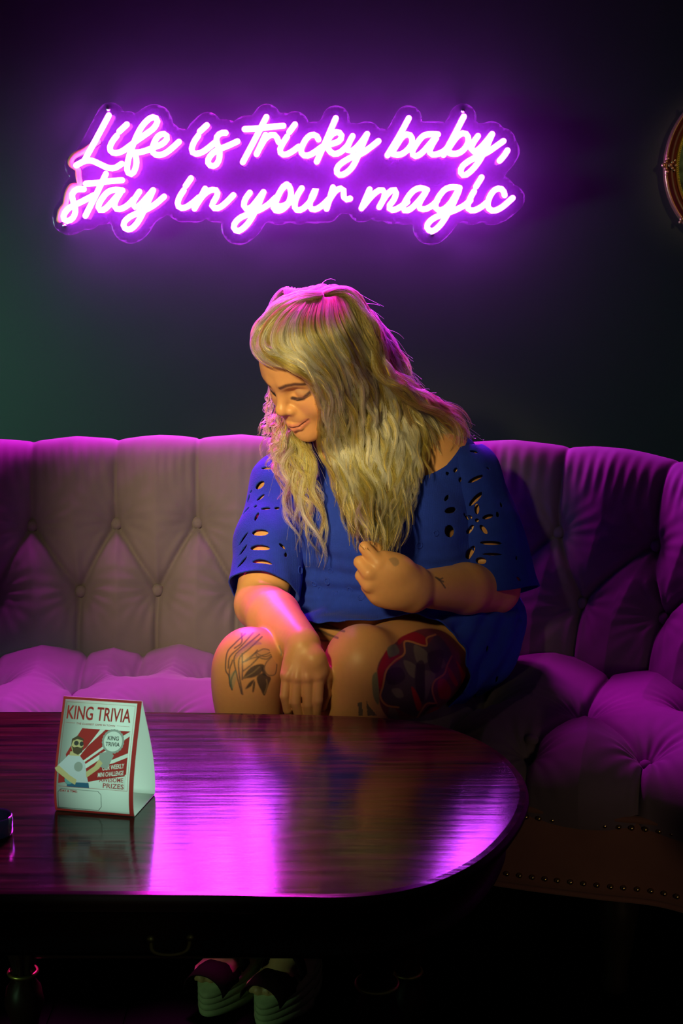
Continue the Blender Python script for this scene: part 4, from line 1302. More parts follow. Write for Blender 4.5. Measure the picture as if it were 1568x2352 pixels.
for c in ([(790, 480), (860, 440), (890, 560), (870, 900), (800, 860), (770, 640)], [(450, 560), (600, 520), (660, 640), (560, 720), (450, 700)], [(920, 360), (1100, 330), (1060, 560), (960, 560)]):
    tatt(thL, area(T2(c)), (0.035, 0.012, 0.06), 0.8)
for c in ([(1040, 680), (1120, 660), (1190, 780), (1160, 880), (1060, 870)], [(1150, 510), (1210, 580), (1270, 710), (1240, 730), (1170, 620)], [(1250, 440), (1370, 650), (1370, 950), (1320, 900), (1310, 640)], [(730, 760), (780, 790), (850, 960), (800, 1020)], [(980, 1000), (1060, 1010), (940, 1160), (840, 1170)]):
    tatt(thL, area(T2(c)), (0.42, 0.016, 0.035), 0.95)
for c in ([(1010, 140), (910, 180), (910, 260), (860, 265), (660, 215), (650, 360), (540, 440), (440, 560), (400, 740), (370, 860), (440, 960), (580, 985)], [(1200, 390), (1150, 490), (1110, 600), (1000, 680), (975, 800), (1030, 960)], [(1000, 940), (900, 950), (790, 1120)]):
    tatt(thL, line(T2(c), 2.0), (0.55, 0.22, 0.10), 0.9)
tatt(thL, line(T2([(1020, 960), (930, 990), (800, 1160)]), 3.0), (0.02, 0.01, 0.03), 0.9)
for c in ([(960, 1100), (1010, 1040), (1080, 1070), (1060, 1130), (980, 1150)], [(1000, 1060), (1030, 1110), (1070, 1090)]):
    tatt(thL, line(T2(c), 2.2), (0.02, 0.01, 0.03), 0.9)
for c in ([(110, 930), (160, 925), (165, 1080), (115, 1080)], [(205, 880), (230, 960), (330, 1080), (220, 1080)]):
    q = T2(c); tatt(thL, (lambda q: (lambda p: in_poly(p, q).astype(float)))(q), (0.10, 0.085, 0.10), 0.9)
handL = np.linalg.norm(BV_ - P(900, 1300, LY), axis=1) < 0.09
tatt(handL, area([(893, 1284), (906, 1280), (915, 1287), (915, 1297), (905, 1300), (898, 1292)]), (0.20, 0.15, 0.12), 0.6)
armL = np.linalg.norm(BV_ - P(1010, 1330, 2.3), axis=1) < 0.10
for c in ([(1003, 1328), (1012, 1336), (1022, 1350)], [(1000, 1326), (1010, 1330), (1016, 1328)], [(1008, 1332), (1018, 1336)]):
    tatt(armL, line(c, 1.7), INK, 0.85)
handRv = np.linalg.norm(BV_ - k3[1], axis=1) < 0.12
tatt(handRv, line([(641, 1484), (646, 1498), (645, 1505)], 1.8), (0.10, 0.20, 0.18), 0.6)
# knuckle flush
for q in k3: paint(soft(np.linalg.norm(BV_ - (q + (0, -0.012, 0)), axis=1), 0.010, 0.02) * 0.35, (0.60, 0.26, 0.18))

woman = empty('person', (0.10, 2.45, 0.43))
tag(woman, 'seated woman with long wavy blonde hair in blue cutout dress looking down', 'person')
m_skin = mat('skin', (0.58, 0.34, 0.21), rough=0.42, spec=0.4, attr='skin_colour', noise=120.0, var=0.06, sub=0.15, bump=(700, 0.12, 0.0006))
body = mesh_obj('body', BV_, BF_, m_skin, woman)
at = body.data.attributes.new('skin_colour', 'FLOAT_COLOR', 'POINT')
at.data.foreach_set('color', np.concatenate([colr, np.ones((len(colr), 1))], 1).astype(np.float32).ravel())

# lashes of the lowered lids
m_lash = mat('lash_dark', (0.015, 0.010, 0.012), rough=0.6)
for s in (-1, 1):
    mb = MB()
    for i in range(30):
        t = i / 29
        a = np.array([s * (0.021 + 0.027 * t), 0.0795 - 0.012 * t ** 1.6, -0.0155 + 0.007 * t ** 2])
        b_ = a + np.array([s * (0.001 + 0.005 * t), 0.0035, -0.0035 + 0.002 * t])
        mb.tube([hd_(a), hd_(a * 0.4 + b_ * 0.6 + (0, 0, -0.0006)), hd_(b_)], [0.0005, 0.0004, 0.0002], 4, cap=False)
    mb.build('eyelashes', m_lash, woman)

# ---------------------------------------------------------------- wedge sandals
m_jute = mat('woven_jute', (0.42, 0.40, 0.22), rough=0.85, noise=90.0)
m_strap = mat('dark_strap', (0.015, 0.005, 0.006), rough=0.85, spec=0.1)
for an, ft, lab in ((ANL, FTL, 'jute wedge sandal on her left foot, under the table'), (ANR, FTR, 'jute wedge sandal on her right foot, behind the other')):
    sh = empty('wedge_sandal', (ft[0], ft[1], 0))
    tag(sh, lab, 'sandal')
    dr = (ft - an); dr[2] = 0; L_ = np.linalg.norm(dr); dr /= L_; sd = np.array([-dr[1], dr[0], 0])
    heel = np.array([an[0], an[1], 0]) - dr * 0.035; toe = np.array([ft[0], ft[1], 0]) + dr * 0.058
    def sole_outline(n=40):
        o = []
        for k in range(n):
            t = 2 * math.pi * k / n
            w = 0.040 if math.cos(t) > 0 else 0.033
            o.append((0.5 * (1 + math.cos(t)), w * math.sin(t) * (1 - 0.12 * math.cos(2 * t))))
        return o
    for li in range(4):           # four rope layers of the wedge
        mb = MB(); rws = []
        z0 = 0.002; 
        for f, inset_ in ((0.0, 0.002), (0.5, 0.0), (1.0, 0.002)):
            row = []
            for a, w in sole_outline():
                topz = 0.088 - 0.046 * a
                z_ = z0 + (topz - z0) * (li + f) / 4
                p = heel + (toe - heel) * (0.01 + 0.98 * a) + sd * w * (1 - inset_ / 0.04)
                row.append((p[0], p[1], z_))
            rws.append(row)
        mb.grid(rws, closed_u=True)
        mb.f.append(list(range(len(mb.v) - 40, len(mb.v)))); mb.f.append(list(range(0, 40))[::-1])
        mb.build('rope_layer', m_jute, sh)
    for a, hgt, wdt in ((0.84, 0.030, 0.030), (0.60, 0.050, 0.010)):
        c = heel + (toe - heel) * a; zt = 0.088 - 0.046 * a
        arc_ = [c + sd * 0.037 * math.cos(t) + np.array([0, 0, zt - 0.002 + hgt * math.sin(t)]) for t in np.linspace(0, math.pi, 14)]
        mb = MB(); mb.grid([[q - dr * wdt for q in arc_], [q + np.array([0, 0, 0.002]) for q in arc_], [q + dr * wdt + np.array([0, 0, -0.004]) for q in arc_]])
        o = mb.build('strap', m_strap, sh); sm = o.modifiers.new('thickness', 'SOLIDIFY'); sm.thickness = 0.002
    ring = [an + np.array([0, 0, 0.012]) + sd * 0.037 * math.cos(t) + dr * 0.040 * math.sin(t) for t in np.linspace(0, 2 * math.pi, 24, endpoint=False)]
    MB().tube(ring, 0.004, 8, closed=True).build('ankle_strap', m_strap, sh)
# ---------------------------------------------------------------- dress
dx_ = axis([(-0.26, 0.37, 0.003)]); dy_ = axis([(2.10, 2.72, 0.0032)]); dz_ = axis([(0.38, 0.93, 0.003)])
D_ = Field(dx_, dy_, dz_)
D_.ell(PEL + (0.005, 0, 0.005), (0.212, 0.165, 0.135), 0.03)
D_.ell((0.10, 2.50, 0.64), (0.182, 0.142, 0.14), 0.06)
D_.ell((0.07, 2.535, 0.745), (0.165, 0.118, 0.15), 0.06)
D_.ell((0.005, 2.455, 0.722), (0.086, 0.084, 0.086), 0.04)
D_.ell((0.130, 2.440, 0.717), (0.090, 0.086, 0.088), 0.04)
D_.cone((0.06, 2.390, 0.70), (0.07, 2.405, 0.61), 0.055, 0.055, 0.06)
D_.cone(SHR + (0.02, 0, 0), SHL - (0.02, 0, 0), 0.055, 0.058, 0.05)
D_.cone(NB + (-0.12, 0.02, -0.045), NB + (0.12, -0.01, -0.02), 0.053, 0.053, 0.05)
for hip, kn, hw in ((HIPL, KNL, 1.06), (HIPR, KNR, 1.0)):
    mid = hip * 0.5 + kn * 0.5 + np.array([0, 0, -0.038])
    D_.cone(hip, mid, 0.105 * hw, 0.081 * hw, 0.03)
    D_.cone(mid, kn, 0.081 * hw, 0.060 * hw, 0.03)
D_.ell(KNL + (0.070, 0.090, -0.045), (0.092, 0.132, 0.090), 0.03)
D_.ell((0.040, 2.340, 0.554), (0.100, 0.090, 0.050), 0.025)                 # lap between the thighs
DV, DF = D_.surface()
del D_
DT = tri(DF)
if np.einsum('ij,ij->i', DV[DT[:, 0]], np.cross(DV[DT[:, 1]], DV[DT[:, 2]])).sum() < 0: DT = DT[:, ::-1].copy()
DN = vert_normals(DV, DT)
# folds: fine horizontal creases over the belly and soft drape on sleeves
w_belly = 1.6 * np.exp(-((DV[:, 2] - 0.61) / 0.06) ** 2) * (DV[:, 1] < 2.45)
fold = 0.0022 * np.sin(DV[:, 2] * 210 + 3.5 * smooth_noise(DV, 12.0, 21)) * w_belly + 0.0030 * smooth_noise(DV, 26.0, 22) + 0.0016 * smooth_noise(DV, 70.0, 23)
skirt = np.exp(-((DV[:, 0] - 0.24) / 0.08) ** 2) * (DV[:, 2] < 0.60)
fold += 0.003 * np.sin((DV[:, 0] * 0.8 + DV[:, 1] * 0.5 - DV[:, 2] * 0.8) * 120 + 3 * smooth_noise(DV, 10.0, 24)) * skirt
DV = DV + DN * fold[:, None]
# neckline, hem and cuffs
neck_d = np.sqrt((((DV - np.array([0.083, 2.505, 0.905])) / np.array([0.148, 0.175, 0.118])) ** 2).sum(1)) - 1.0
wob = smooth_noise(DV, 90.0, 31) * 0.0022
hem_d = DV[:, 1] - (2.272 + 0.28 * np.maximum(DV[:, 0] - 0.05, 0) + 0.5 * np.maximum(0.02 - DV[:, 0], 0)) + wob * 2 + np.where(DV[:, 2] > 0.66, 1.0, 0.0)
dd_ = np.minimum(neck_d * 0.12, hem_d)
pieces = {'dress': [DV, DT, dd_]}
# sleeves: each its own piece, set into the armhole
for nm, sh, el, ra, rb, dx0 in (('L', SHL, ELL, 0.067, 0.066, 0.010), ('R', SHR, ELR, 0.061, 0.060, -0.001)):
    lo = np.minimum(sh, el) - 0.11; hi = np.maximum(sh, el) + 0.11
    Q = Field(np.arange(lo[0], hi[0], 0.0026), np.arange(lo[1], hi[1], 0.0026), np.arange(lo[2], hi[2], 0.0026))
    e2 = sh + (el - sh) * 1.25 + np.array([dx0 * 1.6, 0, 0])
    Q.cone(sh + np.array([dx0 * 0.2, 0, 0.0]), sh * 0.5 + el * 0.5 + np.array([dx0, 0, 0]), ra, (ra + rb) / 2, 0.02)
    Q.cone(sh * 0.5 + el * 0.5 + np.array([dx0, 0, 0]), e2, (ra + rb) / 2, rb * 1.04, 0.02)
    v, f = Q.surface(); t = tri(f)
    if np.einsum('ij,ij->i', v[t[:, 0]], np.cross(v[t[:, 1]], v[t[:, 2]])).sum() < 0: t = t[:, ::-1].copy()
    n = vert_normals(v, t)
    ax_ = el - sh; L_ = np.linalg.norm(ax_); ax_ /= L_
    s_ = (v - sh) @ ax_
    ang_ = np.arctan2((v - sh)[:, 0], -(v - sh)[:, 1])
    v = v + n * (0.0028 * smooth_noise(v, 30.0, 41) + 0.0020 * smooth_noise(v, 75.0, 42) + 0.004 * np.sin(5 * ang_ + 2 * smooth_noise(v, 8.0, 43)) * np.clip(s_ / L_, 0, 1) ** 2)[:, None]
    nd = np.sqrt((((v - np.array([0.083, 2.52, 0.900])) / np.array([0.140, 0.200, 0.118])) ** 2).sum(1)) - 1.0
    d_ = np.minimum.reduce([L_ * (1.0 if nm == 'L' else 0.90) - s_ + 0.15 * dx0 / 0.010 * ((v - sh)[:, 0] * (nm == 'L')) + 0.004 * np.sin(4 * ang_) + smooth_noise(v, 60.0, 44) * 0.001, nd * 0.12, s_ + 0.045])
    pieces['sleeve' + nm] = [v, t, d_]
# cut-outs: leaf slots and five-petal flowers pierced through the cloth (each an ellipsoid through the surface)
bvhs = {k: BVHTree.FromPolygons(q[0].tolist(), q[1].tolist()) for k, q in pieces.items()}
camv = Vector((0, 0, CAM_H))
def surf(px, py):
    q = P(px, py, 2.4); dv = (Vector(q) - camv).normalized()
    best = (None, None, None, 9.0)
    for k, bv_ in bvhs.items():
        hh_ = bv_.ray_cast(camv, dv)
        if hh_[0] is not None and hh_[3] < best[3]: best = hh_
    return best
def pierce(c, n, d3, ln, wd, dep):
    d3 = d3 - n * (d3 @ n); d3 /= np.linalg.norm(d3)
    e3 = np.cross(n, d3)
    for q_ in pieces.values():
        v = q_[0] - c
        near = np.nonzero((np.abs(v) < 0.06).all(1))[0]
        if not len(near): continue
        q = np.sqrt(((v[near] @ d3) / ln) ** 2 + ((v[near] @ e3) / wd) ** 2 + ((v[near] @ n) / dep) ** 2) - 1
        q_[2][near] = np.minimum(q_[2][near], q * wd * 0.8)
def hole(px, py, ln, wd, ang, dep=0.012):
    """slot of length ln and width wd (photo pixels at its place) turned by ang degrees"""
    hit = surf(px, py)
    if hit[0] is None: return
    sc = hit[3] / F_PX
    a = math.radians(ang)
    pierce(np.array(hit[0]), np.array(hit[1]), np.array([math.cos(a), 0, -math.sin(a)]), ln * 0.5 * sc, wd * 0.5 * sc, dep)
def flower(px, py, sz, rot=0, wd=0.42):
    hole(px, py, sz * 0.22, sz * 0.22, 0)
    for k in range(5):
        a = math.radians(rot + 72 * k)
        hole(px + math.cos(a) * sz * 0.62, py + math.sin(a) * sz * 0.62, sz * 0.62, sz * wd * 0.62, math.degrees(a))
for px, py, ln, wd, an_ in ((597, 1224, 44, 17, 18), (596, 1258, 52, 15, 18), (601, 1290, 52, 12, 20), (559, 1238, 40, 8, -58), (559, 1264, 34, 8, -60), (557, 1292, 36, 9, -62), (597, 1115, 26, 20, -20), (612, 1076, 30, 8, 30), (636, 1168, 12, 10, 0), (648, 1255, 20, 9, 40), (656, 1275, 14, 9, -50), (577, 1130, 10, 8, 90), (565, 1320, 10, 6, 0), (598, 1322, 30, 5, 8),
                            (1034, 1172, 38, 14, -22), (1032, 1220, 30, 28, 0), (1025, 1144, 26, 8, -50), (1092, 1146, 44, 12, -48), (1092, 1100, 40, 10, -30), (1046, 1080, 16, 9, -50), (1027, 1088, 9, 10, 0), (1127, 1247, 52, 9, 2), (1078, 1272, 48, 16, -48), (1104, 1288, 26, 16, 10), (1150, 1160, 8, 14, 0), (1142, 1182, 8, 14, 0), (1130, 1273, 46, 6, 2), (1120, 1076, 10, 6, 20), (1088, 1038, 20, 10, 20), (1185, 1282, 6, 12, 10), (1190, 1330, 14, 8, 40), (1160, 1060, 8, 14, 10), (1056, 1102, 14, 8, -60),
                            (1062, 1522, 9, 20, 0), (1074, 1543, 9, 20, 0), (1088, 1600, 8, 36, 0), (1162, 1444, 10, 8, 0), (1118, 1490, 10, 16, 0), (1140, 1560, 8, 22, 0)):
    hole(px, py, ln, wd, an_)
flower(587, 1164, 38, -60)
flower(1095, 1195, 42, -90)
# the same pattern goes round the rest of the sleeves and along the hem
rs = np.random.default_rng(5)
for nm in ('sleeveL', 'sleeveR'):
    v, t, d_ = pieces[nm]; n = vert_normals(v, t)
    for k in range(26):
        i = rs.integers(len(v))
        if n[i, 1] < 0.2 or d_[i] < 0.006: continue
        pierce(v[i].copy(), n[i], rs.normal(size=3), 0.014, 0.005, 0.012)
m_dress = mat('blue_eyelet_cotton', (0.014, 0.040, 0.44), rough=0.85, spec=0.12, sheen=0.04, noise=60.0, var=0.18)
nt = m_dress.node_tree; b = nt.nodes['Principled BSDF']
tc = nt.nodes.new('ShaderNodeTexCoord')
wv = nt.nodes.new('ShaderNodeTexWave'); wv.inputs['Scale'].default_value = 230; wv.inputs['Distortion'].default_value = 2.5; wv.inputs['Detail'].default_value = 2
vo = nt.nodes.new('ShaderNodeTexVoronoi'); vo.inputs['Scale'].default_value = 330
ad = nt.nodes.new('ShaderNodeMath'); ad.operation = 'ADD'
nt.links.new(tc.outputs['Object'], wv.inputs['Vector']); nt.links.new(tc.outputs['Object'], vo.inputs['Vector'])
nt.links.new(wv.outputs['Fac'], ad.inputs[0]); nt.links.new(vo.outputs['Distance'], ad.inputs[1])
bp = nt.nodes.new('ShaderNodeBump'); bp.inputs['Strength'].default_value = 0.4; bp.inputs['Distance'].default_value = 0.0010
nt.links.new(ad.outputs[0], bp.inputs['Height']); nt.links.new(bp.outputs['Normal'], b.inputs['Normal'])
for nm, (v, t, d_) in pieces.items():
    v2, t2 = clip_mesh(v, t, d_)
    dress = mesh_obj('dress' if nm == 'dress' else 'sleeve', v2, t2.astype(np.int32), m_dress, woman)
    sm = dress.modifiers.new('thickness', 'SOLIDIFY'); sm.thickness = 0.0025; sm.offset = 0
# raised crochet motifs on the front and along the hem
for px, py, r in ((752, 1335, 7), (735, 1352, 5), (805, 1354, 7), (688, 1310, 9), (722, 1340, 6), (770, 1362, 5), (830, 1372, 8), (700, 1345, 7), (940, 1245, 8), (962, 1252, 7), (930, 1280, 6), (1000, 1225, 6), (760, 1310, 6)):
    hit = surf(px, py)
    if hit[0] is None: continue
    c = np.array(hit[0]); n = np.array(hit[1]); sc = hit[3] / F_PX
    u = np.cross(n, (0.3, 0.1, 1)); u /= np.linalg.norm(u); w = np.cross(n, u)
    MB().tube([c + n * 0.001 + (u * math.cos(t) + w * math.sin(t)) * r * sc for t in np.linspace(0, 2 * math.pi, 16, endpoint=False)], 0.0016, 6, closed=True).build('crochet_motif', m_dress, woman)
# ---------------------------------------------------------------- hair
m_hair = bpy.data.materials.new('wavy_blonde_hair'); m_hair.use_nodes = True
nt = m_hair.node_tree; b = nt.nodes['Principled BSDF']
at_ = nt.nodes.new('ShaderNodeAttribute'); at_.attribute_name = 'tone'
cr = nt.nodes.new('ShaderNodeValToRGB')
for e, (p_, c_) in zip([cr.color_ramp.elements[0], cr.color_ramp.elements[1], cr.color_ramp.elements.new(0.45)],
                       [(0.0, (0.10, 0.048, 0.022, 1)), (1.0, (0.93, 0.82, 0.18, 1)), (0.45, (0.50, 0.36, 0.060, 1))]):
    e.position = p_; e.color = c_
nt.links.new(at_.outputs['Fac'], cr.inputs['Fac']); nt.links.new(cr.outputs['Color'], b.inputs['Base Color'])
b.inputs['Roughness'].default_value = 0.42; b.inputs['Specular IOR Level'].default_value = 0.45

m_strand = bpy.data.materials.new('blonde_strand'); m_strand.use_nodes = True
nt = m_strand.node_tree; nt.nodes.clear()
out_ = nt.nodes.new('ShaderNodeOutputMaterial'); hb = nt.nodes.new('ShaderNodeBsdfHairPrincipled'); hb.parametrization = 'COLOR'
at2 = nt.nodes.new('ShaderNodeAttribute'); at2.attribute_name = 'tone'
cr2 = nt.nodes.new('ShaderNodeValToRGB')
for e, q in zip([cr2.color_ramp.elements[0], cr2.color_ramp.elements[1], cr2.color_ramp.elements.new(0.45)], cr.color_ramp.elements[:][0:1] + cr.color_ramp.elements[:][2:3] + cr.color_ramp.elements[:][1:2]):
    e.position = q.position; e.color = q.color
nt.links.new(at2.outputs['Fac'], cr2.inputs['Fac']); nt.links.new(cr2.outputs['Color'], hb.inputs['Color'])
hb.inputs['Roughness'].default_value = 0.30; hb.inputs['Radial Roughness'].default_value = 0.55
nt.links.new(hb.outputs[0], out_.inputs[0])
hr = np.random.default_rng(11)
NPT = 40
all_v = np.concatenate([BV_] + [pieces[k][0] for k in pieces])
def first_hit(px, py):
    q = P(px, py, 2.4); dv = (Vector(q) - camv).normalized()
    best = None
    for bv_ in [body_bvh] + list(bvhs.values()):
        h_ = bv_.ray_cast(camv, dv)
        if h_[0] is not None and (best is None or h_[3] < best[3]) and h_[0][1] < 2.62: best = h_
    return best
def guide(pts, off=0.014, y0=None):
    """pts: (px, py[, Y]); points without a depth are laid on the body or dress below them"""
    p2 = resample(catmull([q[:2] for q in pts], 10), NPT)
    s_all = np.r_[0, np.cumsum(np.linalg.norm(np.diff(np.array([q[:2] for q in pts], float), axis=0), axis=1))]
    s_all /= s_all[-1]
    known = [(s, q[2]) for s, q in zip(s_all, pts) if len(q) > 2]
    tt_ = np.linspace(0, 1, NPT)
    if len(known) == len(pts):
        Y = np.interp(tt_, [k[0] for k in known], [k[1] for k in known])
    else:
        Y = np.full(NPT, np.nan)
        for i, (x, y) in enumerate(p2):
            h_ = first_hit(x, y)
            if h_ is not None: Y[i] = h_[0][1] - off
        if known: Y[tt_ >= known[0][0] - 0.02] = np.nan
        for k in known: Y[np.argmin(abs(tt_ - k[0]))] = k[1]
        ok = ~np.isnan(Y)
        Y = np.interp(tt_, tt_[ok], Y[ok]) if ok.any() else np.full(NPT, 2.45)
    for _ in range(6):
        Y[1:-1] = 0.25 * Y[:-2] + 0.5 * Y[1:-1] + 0.25 * Y[2:]
    return np.array([P(x, y, yy) for (x, y), yy in zip(p2, Y)])

sheetA = [guide(g, 0.014) for g in (
    [(696, 698), (655, 712), (620, 750), (602, 786), (614, 808), (656, 820), (704, 846), (738, 900), (750, 980), (768, 1060), (788, 1130), (800, 1190)],
    [(706, 694), (664, 728), (640, 770), (648, 800), (690, 824), (730, 866), (752, 930), (764, 1010), (786, 1090), (804, 1170), (818, 1245)],
    [(716, 690), (690, 735), (690, 780), (718, 826), (756, 882), (774, 960), (790, 1040), (810, 1120), (824, 1200), (836, 1262)],
    [(732, 686), (722, 745), (744, 800), (780, 866), (804, 942), (816, 1020), (832, 1100), (844, 1160, 2.28), (862, 1240, 2.265)],
    [(752, 688), (757, 742), (786, 808), (825, 884), (846, 970), (858, 1050), (868, 1130), (874, 1200, 2.275), (868, 1266, 2.25)],
    [(770, 684), (793, 742), (830, 816), (864, 900), (886, 990), (894, 1070), (896, 1150), (892, 1200, 2.28), (880, 1278, 2.245)],
    [(788, 686), (820, 746), (862, 822), (894, 908), (918, 1000), (924, 1080), (916, 1150), (906, 1200, 2.29), (893, 1276, 2.25)],
    [(804, 692), (840, 752), (882, 836), (912, 922), (938, 1000), (946, 1070), (938, 1130), (926, 1190)],
    [(816, 698), (852, 758), (896, 846), (926, 928), (956, 990), (966, 1050), (962, 1110)],
)]
L_Y = lambda pts, ys: [(*p, y) if y else p for p, y in zip(pts, ys)]
sheetL = [guide(g) for g in (
    [(700, 720, 2.47), (665, 780, 2.49), (690, 850, 2.50), (686, 920, 2.495), (664, 985, 2.475), (640, 1045, 2.45), (645, 1120, 2.43), (655, 1190, 2.42), (668, 1260, 2.41)],
    [(702, 722, 2.47), (672, 790, 2.49), (692, 860, 2.50), (688, 930, 2.49), (672, 990, 2.465), (660, 1050, 2.43), (674, 1120, 2.41), (690, 1200, 2.385), (696, 1270, 2.375)],
    [(705, 724, 2.47), (680, 790, 2.49), (675, 870, 2.50), (675, 940, 2.485), (675, 1000, 2.455), (692, 1060, 2.42), (704, 1140, 2.39), (720, 1220, 2.37), (742, 1315, 2.355)],
    [(705, 726, 2.47), (690, 800, 2.49), (690, 890, 2.50), (695, 960, 2.48), (706, 1030, 2.44), (728, 1090, 2.40), (738, 1160, 2.38), (744, 1230, 2.365), (738, 1300, 2.36)],
)]
# hair over the back of the head, down to the shoulders
Cc = hd_((0, -0.012, 0.030)); upv = HR[:, 2]
crown = hd_((-0.005, 0.02, 0.110))
sheetB = []
for az in np.linspace(-25, 150, 12):
    a = math.radians(az); dr = np.array([math.cos(a), math.sin(a), 0.0])
    over = max(math.sin(a), 0.0)
    pts = [crown, Cc + dr * 0.050 + np.array([0, 0, 0.086]), Cc + dr * 0.088 + np.array([0.002, 0, 0.050]), Cc + dr * 0.104 + np.array([0.008, 0, 0.0]),
           Cc + dr * 0.106 + np.array([0.030, 0.01, -0.06]), np.array([0.050 + dr[0] * 0.150, 2.51 + dr[1] * 0.115, 0.905]),
           np.array([0.055 + dr[0] * 0.165, 2.515 + dr[1] * 0.135, 0.84 if dr[1] > 0.25 else 0.86]), np.array([0.055 + dr[0] * 0.16, 2.52 + dr[1] * 0.140, 0.74 if dr[1] > 0.4 else 0.845])]
    sheetB.append(resample(catmull(pts, 8), NPT))
# rim of hair seen along the right outline, falling behind the shoulder
sheetR = [guide(g) for g in (
    [(752, 690, 2.44), (825, 722, 2.46), (880, 792, 2.48), (918, 862, 2.49), (956, 925, 2.50), (990, 965, 2.51), (1020, 1000, 2.50)],
    [(746, 686, 2.46), (816, 706, 2.48), (874, 764, 2.50), (914, 842, 2.51), (952, 912, 2.52), (1000, 955, 2.54), (1050, 985, 2.55), (1085, 1015, 2.55)],
    [(755, 690, 2.43), (822, 732, 2.44), (872, 800, 2.45), (910, 878, 2.46), (940, 945, 2.46), (965, 1000, 2.45), (980, 1060, 2.42)],
)]
P_all, R_all, T_all, lock_paths, lock_r, lock_t = [], [], [], [], [], []
tS = np.linspace(0, 1, NPT)
def add_sheet(sheet, n_clump, n_strand, amp=0.0046, spread=0.0042, layer=0.022, wl=0.12, short=0.15, toward=(0, -1, 0.1), tone0=0.0, bias=None, lock=1.0):
    G = np.array(sheet)
    ln = np.mean(np.linalg.norm(np.diff(G, axis=1), axis=2).sum(1))
    toward = np.array(toward, float)
    for c in range(n_clump):
        u = hr.random() * (len(G) - 1) if bias is None else np.clip(hr.choice(bias) + hr.normal() * 0.35, 0, len(G) - 1.001)
        i = min(int(u), len(G) - 2); f = u - i
        path = G[i] * (1 - f) + G[i + 1] * f
        lay = hr.random()
        path = path + toward * (lay * layer * np.minimum(1, tS * 5 + 0.25))[:, None]
        L0 = 1 - short * hr.random() ** 1.5
        path = np.stack([np.interp(tS * L0, tS, path[:, k]) for k in range(3)], 1)
        tg = np.gradient(path, axis=0); tg /= np.linalg.norm(tg, axis=1, keepdims=True)
        side = np.cross(tg, toward); side /= np.linalg.norm(side, axis=1, keepdims=True) + 1e-9
        dep = np.cross(side, tg)
        w0 = wl * hr.uniform(0.7, 1.45); ph = hr.uniform(0, 6.28); ph2 = hr.uniform(0, 6.28)
        A = amp * hr.uniform(0.5, 1.5) * np.clip((tS - 0.10) / 0.35, 0, 1)
        ph_w = 2 * math.pi * tS * ln / w0 + ph + 0.8 * np.sin(tS * 7 + ph2)
        path = path + side * (A * np.sin(ph_w))[:, None] + dep * (0.6 * A * np.cos(ph_w * 0.9 + ph2))[:, None]
        path = path + side * (hr.normal() * 0.006 * tS + hr.normal() * 0.003)[:, None]
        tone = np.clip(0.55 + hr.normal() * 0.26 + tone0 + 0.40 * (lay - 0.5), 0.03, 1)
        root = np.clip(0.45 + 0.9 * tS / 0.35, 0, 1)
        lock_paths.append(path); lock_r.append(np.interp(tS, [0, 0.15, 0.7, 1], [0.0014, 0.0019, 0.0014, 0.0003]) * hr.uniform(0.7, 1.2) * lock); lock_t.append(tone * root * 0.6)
        for k in range(n_strand):
            r = spread * np.sqrt(hr.random()) * 1.25; th = hr.uniform(0, 6.28)
            sp = np.interp(tS, [0, 0.2, 0.75, 1], [1.0, 1.0, 0.85, 0.45])
            fz = hr.normal(size=3) * 0.0012
            o = side * (r * math.cos(th) * sp)[:, None] + dep * (r * math.sin(th) * sp)[:, None] + np.sin(tS * hr.uniform(12, 30) + hr.uniform(0, 6.28))[:, None] * fz * np.clip(tS * 3, 0, 1)[:, None]
            s_ = path + o
            Lk = 1 - 0.12 * hr.random()
            s_ = np.stack([np.interp(tS * Lk, tS, s_[:, q]) for q in range(3)], 1)
            P_all.append(s_); R_all.append(np.interp(tS, [0, 0.1, 0.8, 1], [0.00024, 0.00030, 0.00026, 0.00009]))
            T_all.append(np.clip((tone + hr.normal() * 0.10) * root, 0, 1))
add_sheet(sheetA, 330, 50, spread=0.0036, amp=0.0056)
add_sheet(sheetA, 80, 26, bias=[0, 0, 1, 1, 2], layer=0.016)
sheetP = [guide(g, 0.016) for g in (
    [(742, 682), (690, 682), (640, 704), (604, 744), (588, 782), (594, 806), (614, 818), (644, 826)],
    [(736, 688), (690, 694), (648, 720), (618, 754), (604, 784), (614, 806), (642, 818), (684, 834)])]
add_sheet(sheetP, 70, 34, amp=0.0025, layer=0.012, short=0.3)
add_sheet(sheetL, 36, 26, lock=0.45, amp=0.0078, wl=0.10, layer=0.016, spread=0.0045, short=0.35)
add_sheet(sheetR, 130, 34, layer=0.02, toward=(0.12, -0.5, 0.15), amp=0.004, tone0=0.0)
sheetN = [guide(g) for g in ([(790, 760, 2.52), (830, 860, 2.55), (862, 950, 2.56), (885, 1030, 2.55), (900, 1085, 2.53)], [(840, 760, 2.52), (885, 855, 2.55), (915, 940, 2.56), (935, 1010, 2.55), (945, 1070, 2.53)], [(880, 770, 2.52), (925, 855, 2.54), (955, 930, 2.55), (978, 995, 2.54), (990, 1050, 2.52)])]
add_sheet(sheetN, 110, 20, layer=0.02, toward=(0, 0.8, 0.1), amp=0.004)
add_sheet(sheetB, 260, 28, layer=0.014, toward=(0, 0.6, 0.3), amp=0.006)
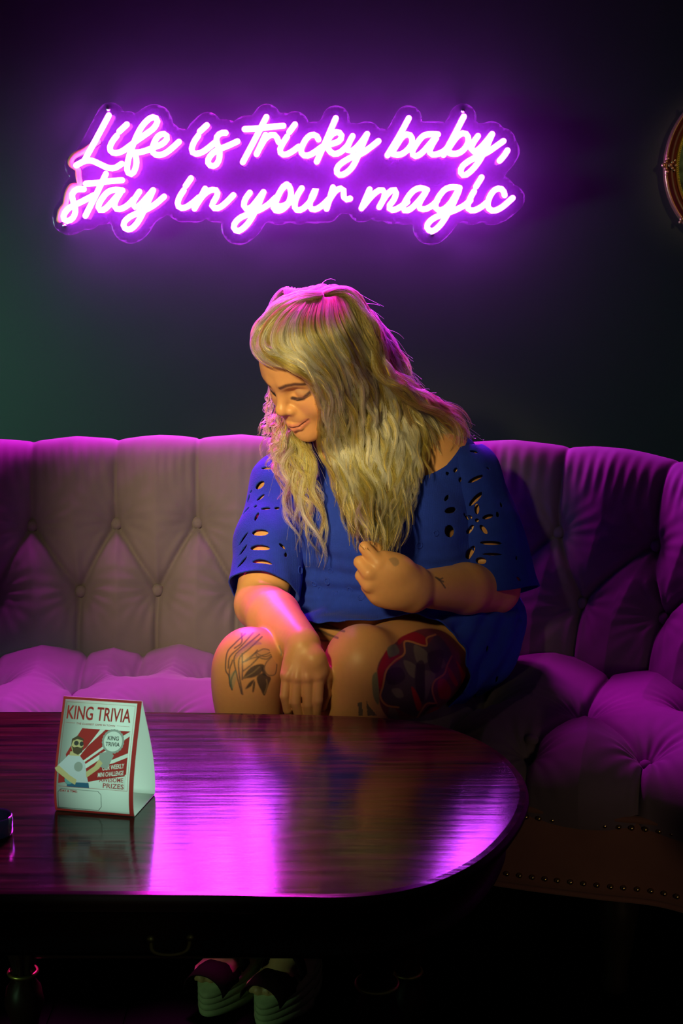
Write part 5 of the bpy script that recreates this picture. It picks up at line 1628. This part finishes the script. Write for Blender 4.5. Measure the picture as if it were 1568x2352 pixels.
# stray hairs
def strays(sheet, n, sd):
    G = np.array(sheet)
    for c in range(n):
        u = hr.random() * (len(G) - 1.001); i = int(u); f = u - i
        path = G[i] * (1 - f) + G[i + 1] * f
        a = hr.uniform(0, 0.6); Lk = hr.uniform(0.2, 0.5)
        tq = np.clip(a + tS * Lk, 0, 1)
        path = np.stack([np.interp(tq, tS, path[:, k]) for k in range(3)], 1)
        d = hr.normal(size=3); d[2] = abs(d[2]) * 0.7; d *= sd / np.linalg.norm(d)
        path = path + d * (tS ** 1.5)[:, None] + np.sin(tS * hr.uniform(4, 12) + hr.uniform(0, 6))[:, None] * hr.normal(size=3) * 0.004
        P_all.append(path); R_all.append(np.full(NPT, 0.00022)); T_all.append(np.full(NPT, hr.uniform(0.5, 1)))
strays(sheetA, 160, 0.025); strays(sheetR, 160, 0.03); strays(sheetL, 120, 0.03); strays(sheetB, 80, 0.03)
# wisps blown forward at the far side of her face
wis = [guide(g) for g in ([(650, 930, 2.46), (628, 962, 2.45), (605, 975, 2.44), (588, 1000, 2.43)], [(660, 950, 2.46), (640, 985, 2.45), (625, 1010, 2.43), (612, 1045, 2.42)], [(655, 970, 2.45), (650, 1010, 2.43), (636, 1050, 2.42), (640, 1100, 2.41)], [(620, 870, 2.45), (610, 910, 2.45), (606, 940, 2.45), (612, 970, 2.44)])]
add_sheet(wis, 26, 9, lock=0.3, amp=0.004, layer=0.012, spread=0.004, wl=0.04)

PA = np.array(P_all, dtype=np.float32)
hc = bpy.data.hair_curves.new('hair')
hc.add_curves([NPT] * len(PA))
hc.attributes['position'].data.foreach_set('vector', (PA - np.array(woman.location, dtype=np.float32)).reshape(-1))
ra_ = hc.attributes.get('radius') or hc.attributes.new('radius', 'FLOAT', 'POINT')
ra_.data.foreach_set('value', np.array(R_all, dtype=np.float32).reshape(-1))
ta_ = hc.attributes.new('tone', 'FLOAT', 'POINT')
ta_.data.foreach_set('value', np.array(T_all, dtype=np.float32).reshape(-1))
hc.materials.append(m_strand)
ho = bpy.data.objects.new('hair', hc)
COL.objects.link(ho)
ho.parent = woman
# the locks that carry the strands
nS = 5
lp_ = np.array(lock_paths); lr_ = np.array(lock_r); lt_ = np.array(lock_t)
tg = np.gradient(lp_, axis=1); tg /= np.linalg.norm(tg, axis=2, keepdims=True)
aa = np.cross(tg, np.array([0.31, 0.2, 0.93])); aa /= np.linalg.norm(aa, axis=2, keepdims=True) + 1e-9
bb = np.cross(tg, aa)
an_ = np.linspace(0, 2 * math.pi, nS, endpoint=False)
LV = lp_[:, :, None] + lr_[:, :, None, None] * (np.cos(an_)[None, None, :, None] * aa[:, :, None] + np.sin(an_)[None, None, :, None] * bb[:, :, None])
nL = len(lp_)
base = np.arange(nL)[:, None, None] * NPT * nS; ii = np.arange(NPT - 1)[None, :, None] * nS; jj = np.arange(nS)[None, None, :]; j2 = (jj + 1) % nS
LF = np.stack([base + ii + jj, base + ii + j2, base + ii + nS + j2, base + ii + nS + jj], -1).reshape(-1, 4)
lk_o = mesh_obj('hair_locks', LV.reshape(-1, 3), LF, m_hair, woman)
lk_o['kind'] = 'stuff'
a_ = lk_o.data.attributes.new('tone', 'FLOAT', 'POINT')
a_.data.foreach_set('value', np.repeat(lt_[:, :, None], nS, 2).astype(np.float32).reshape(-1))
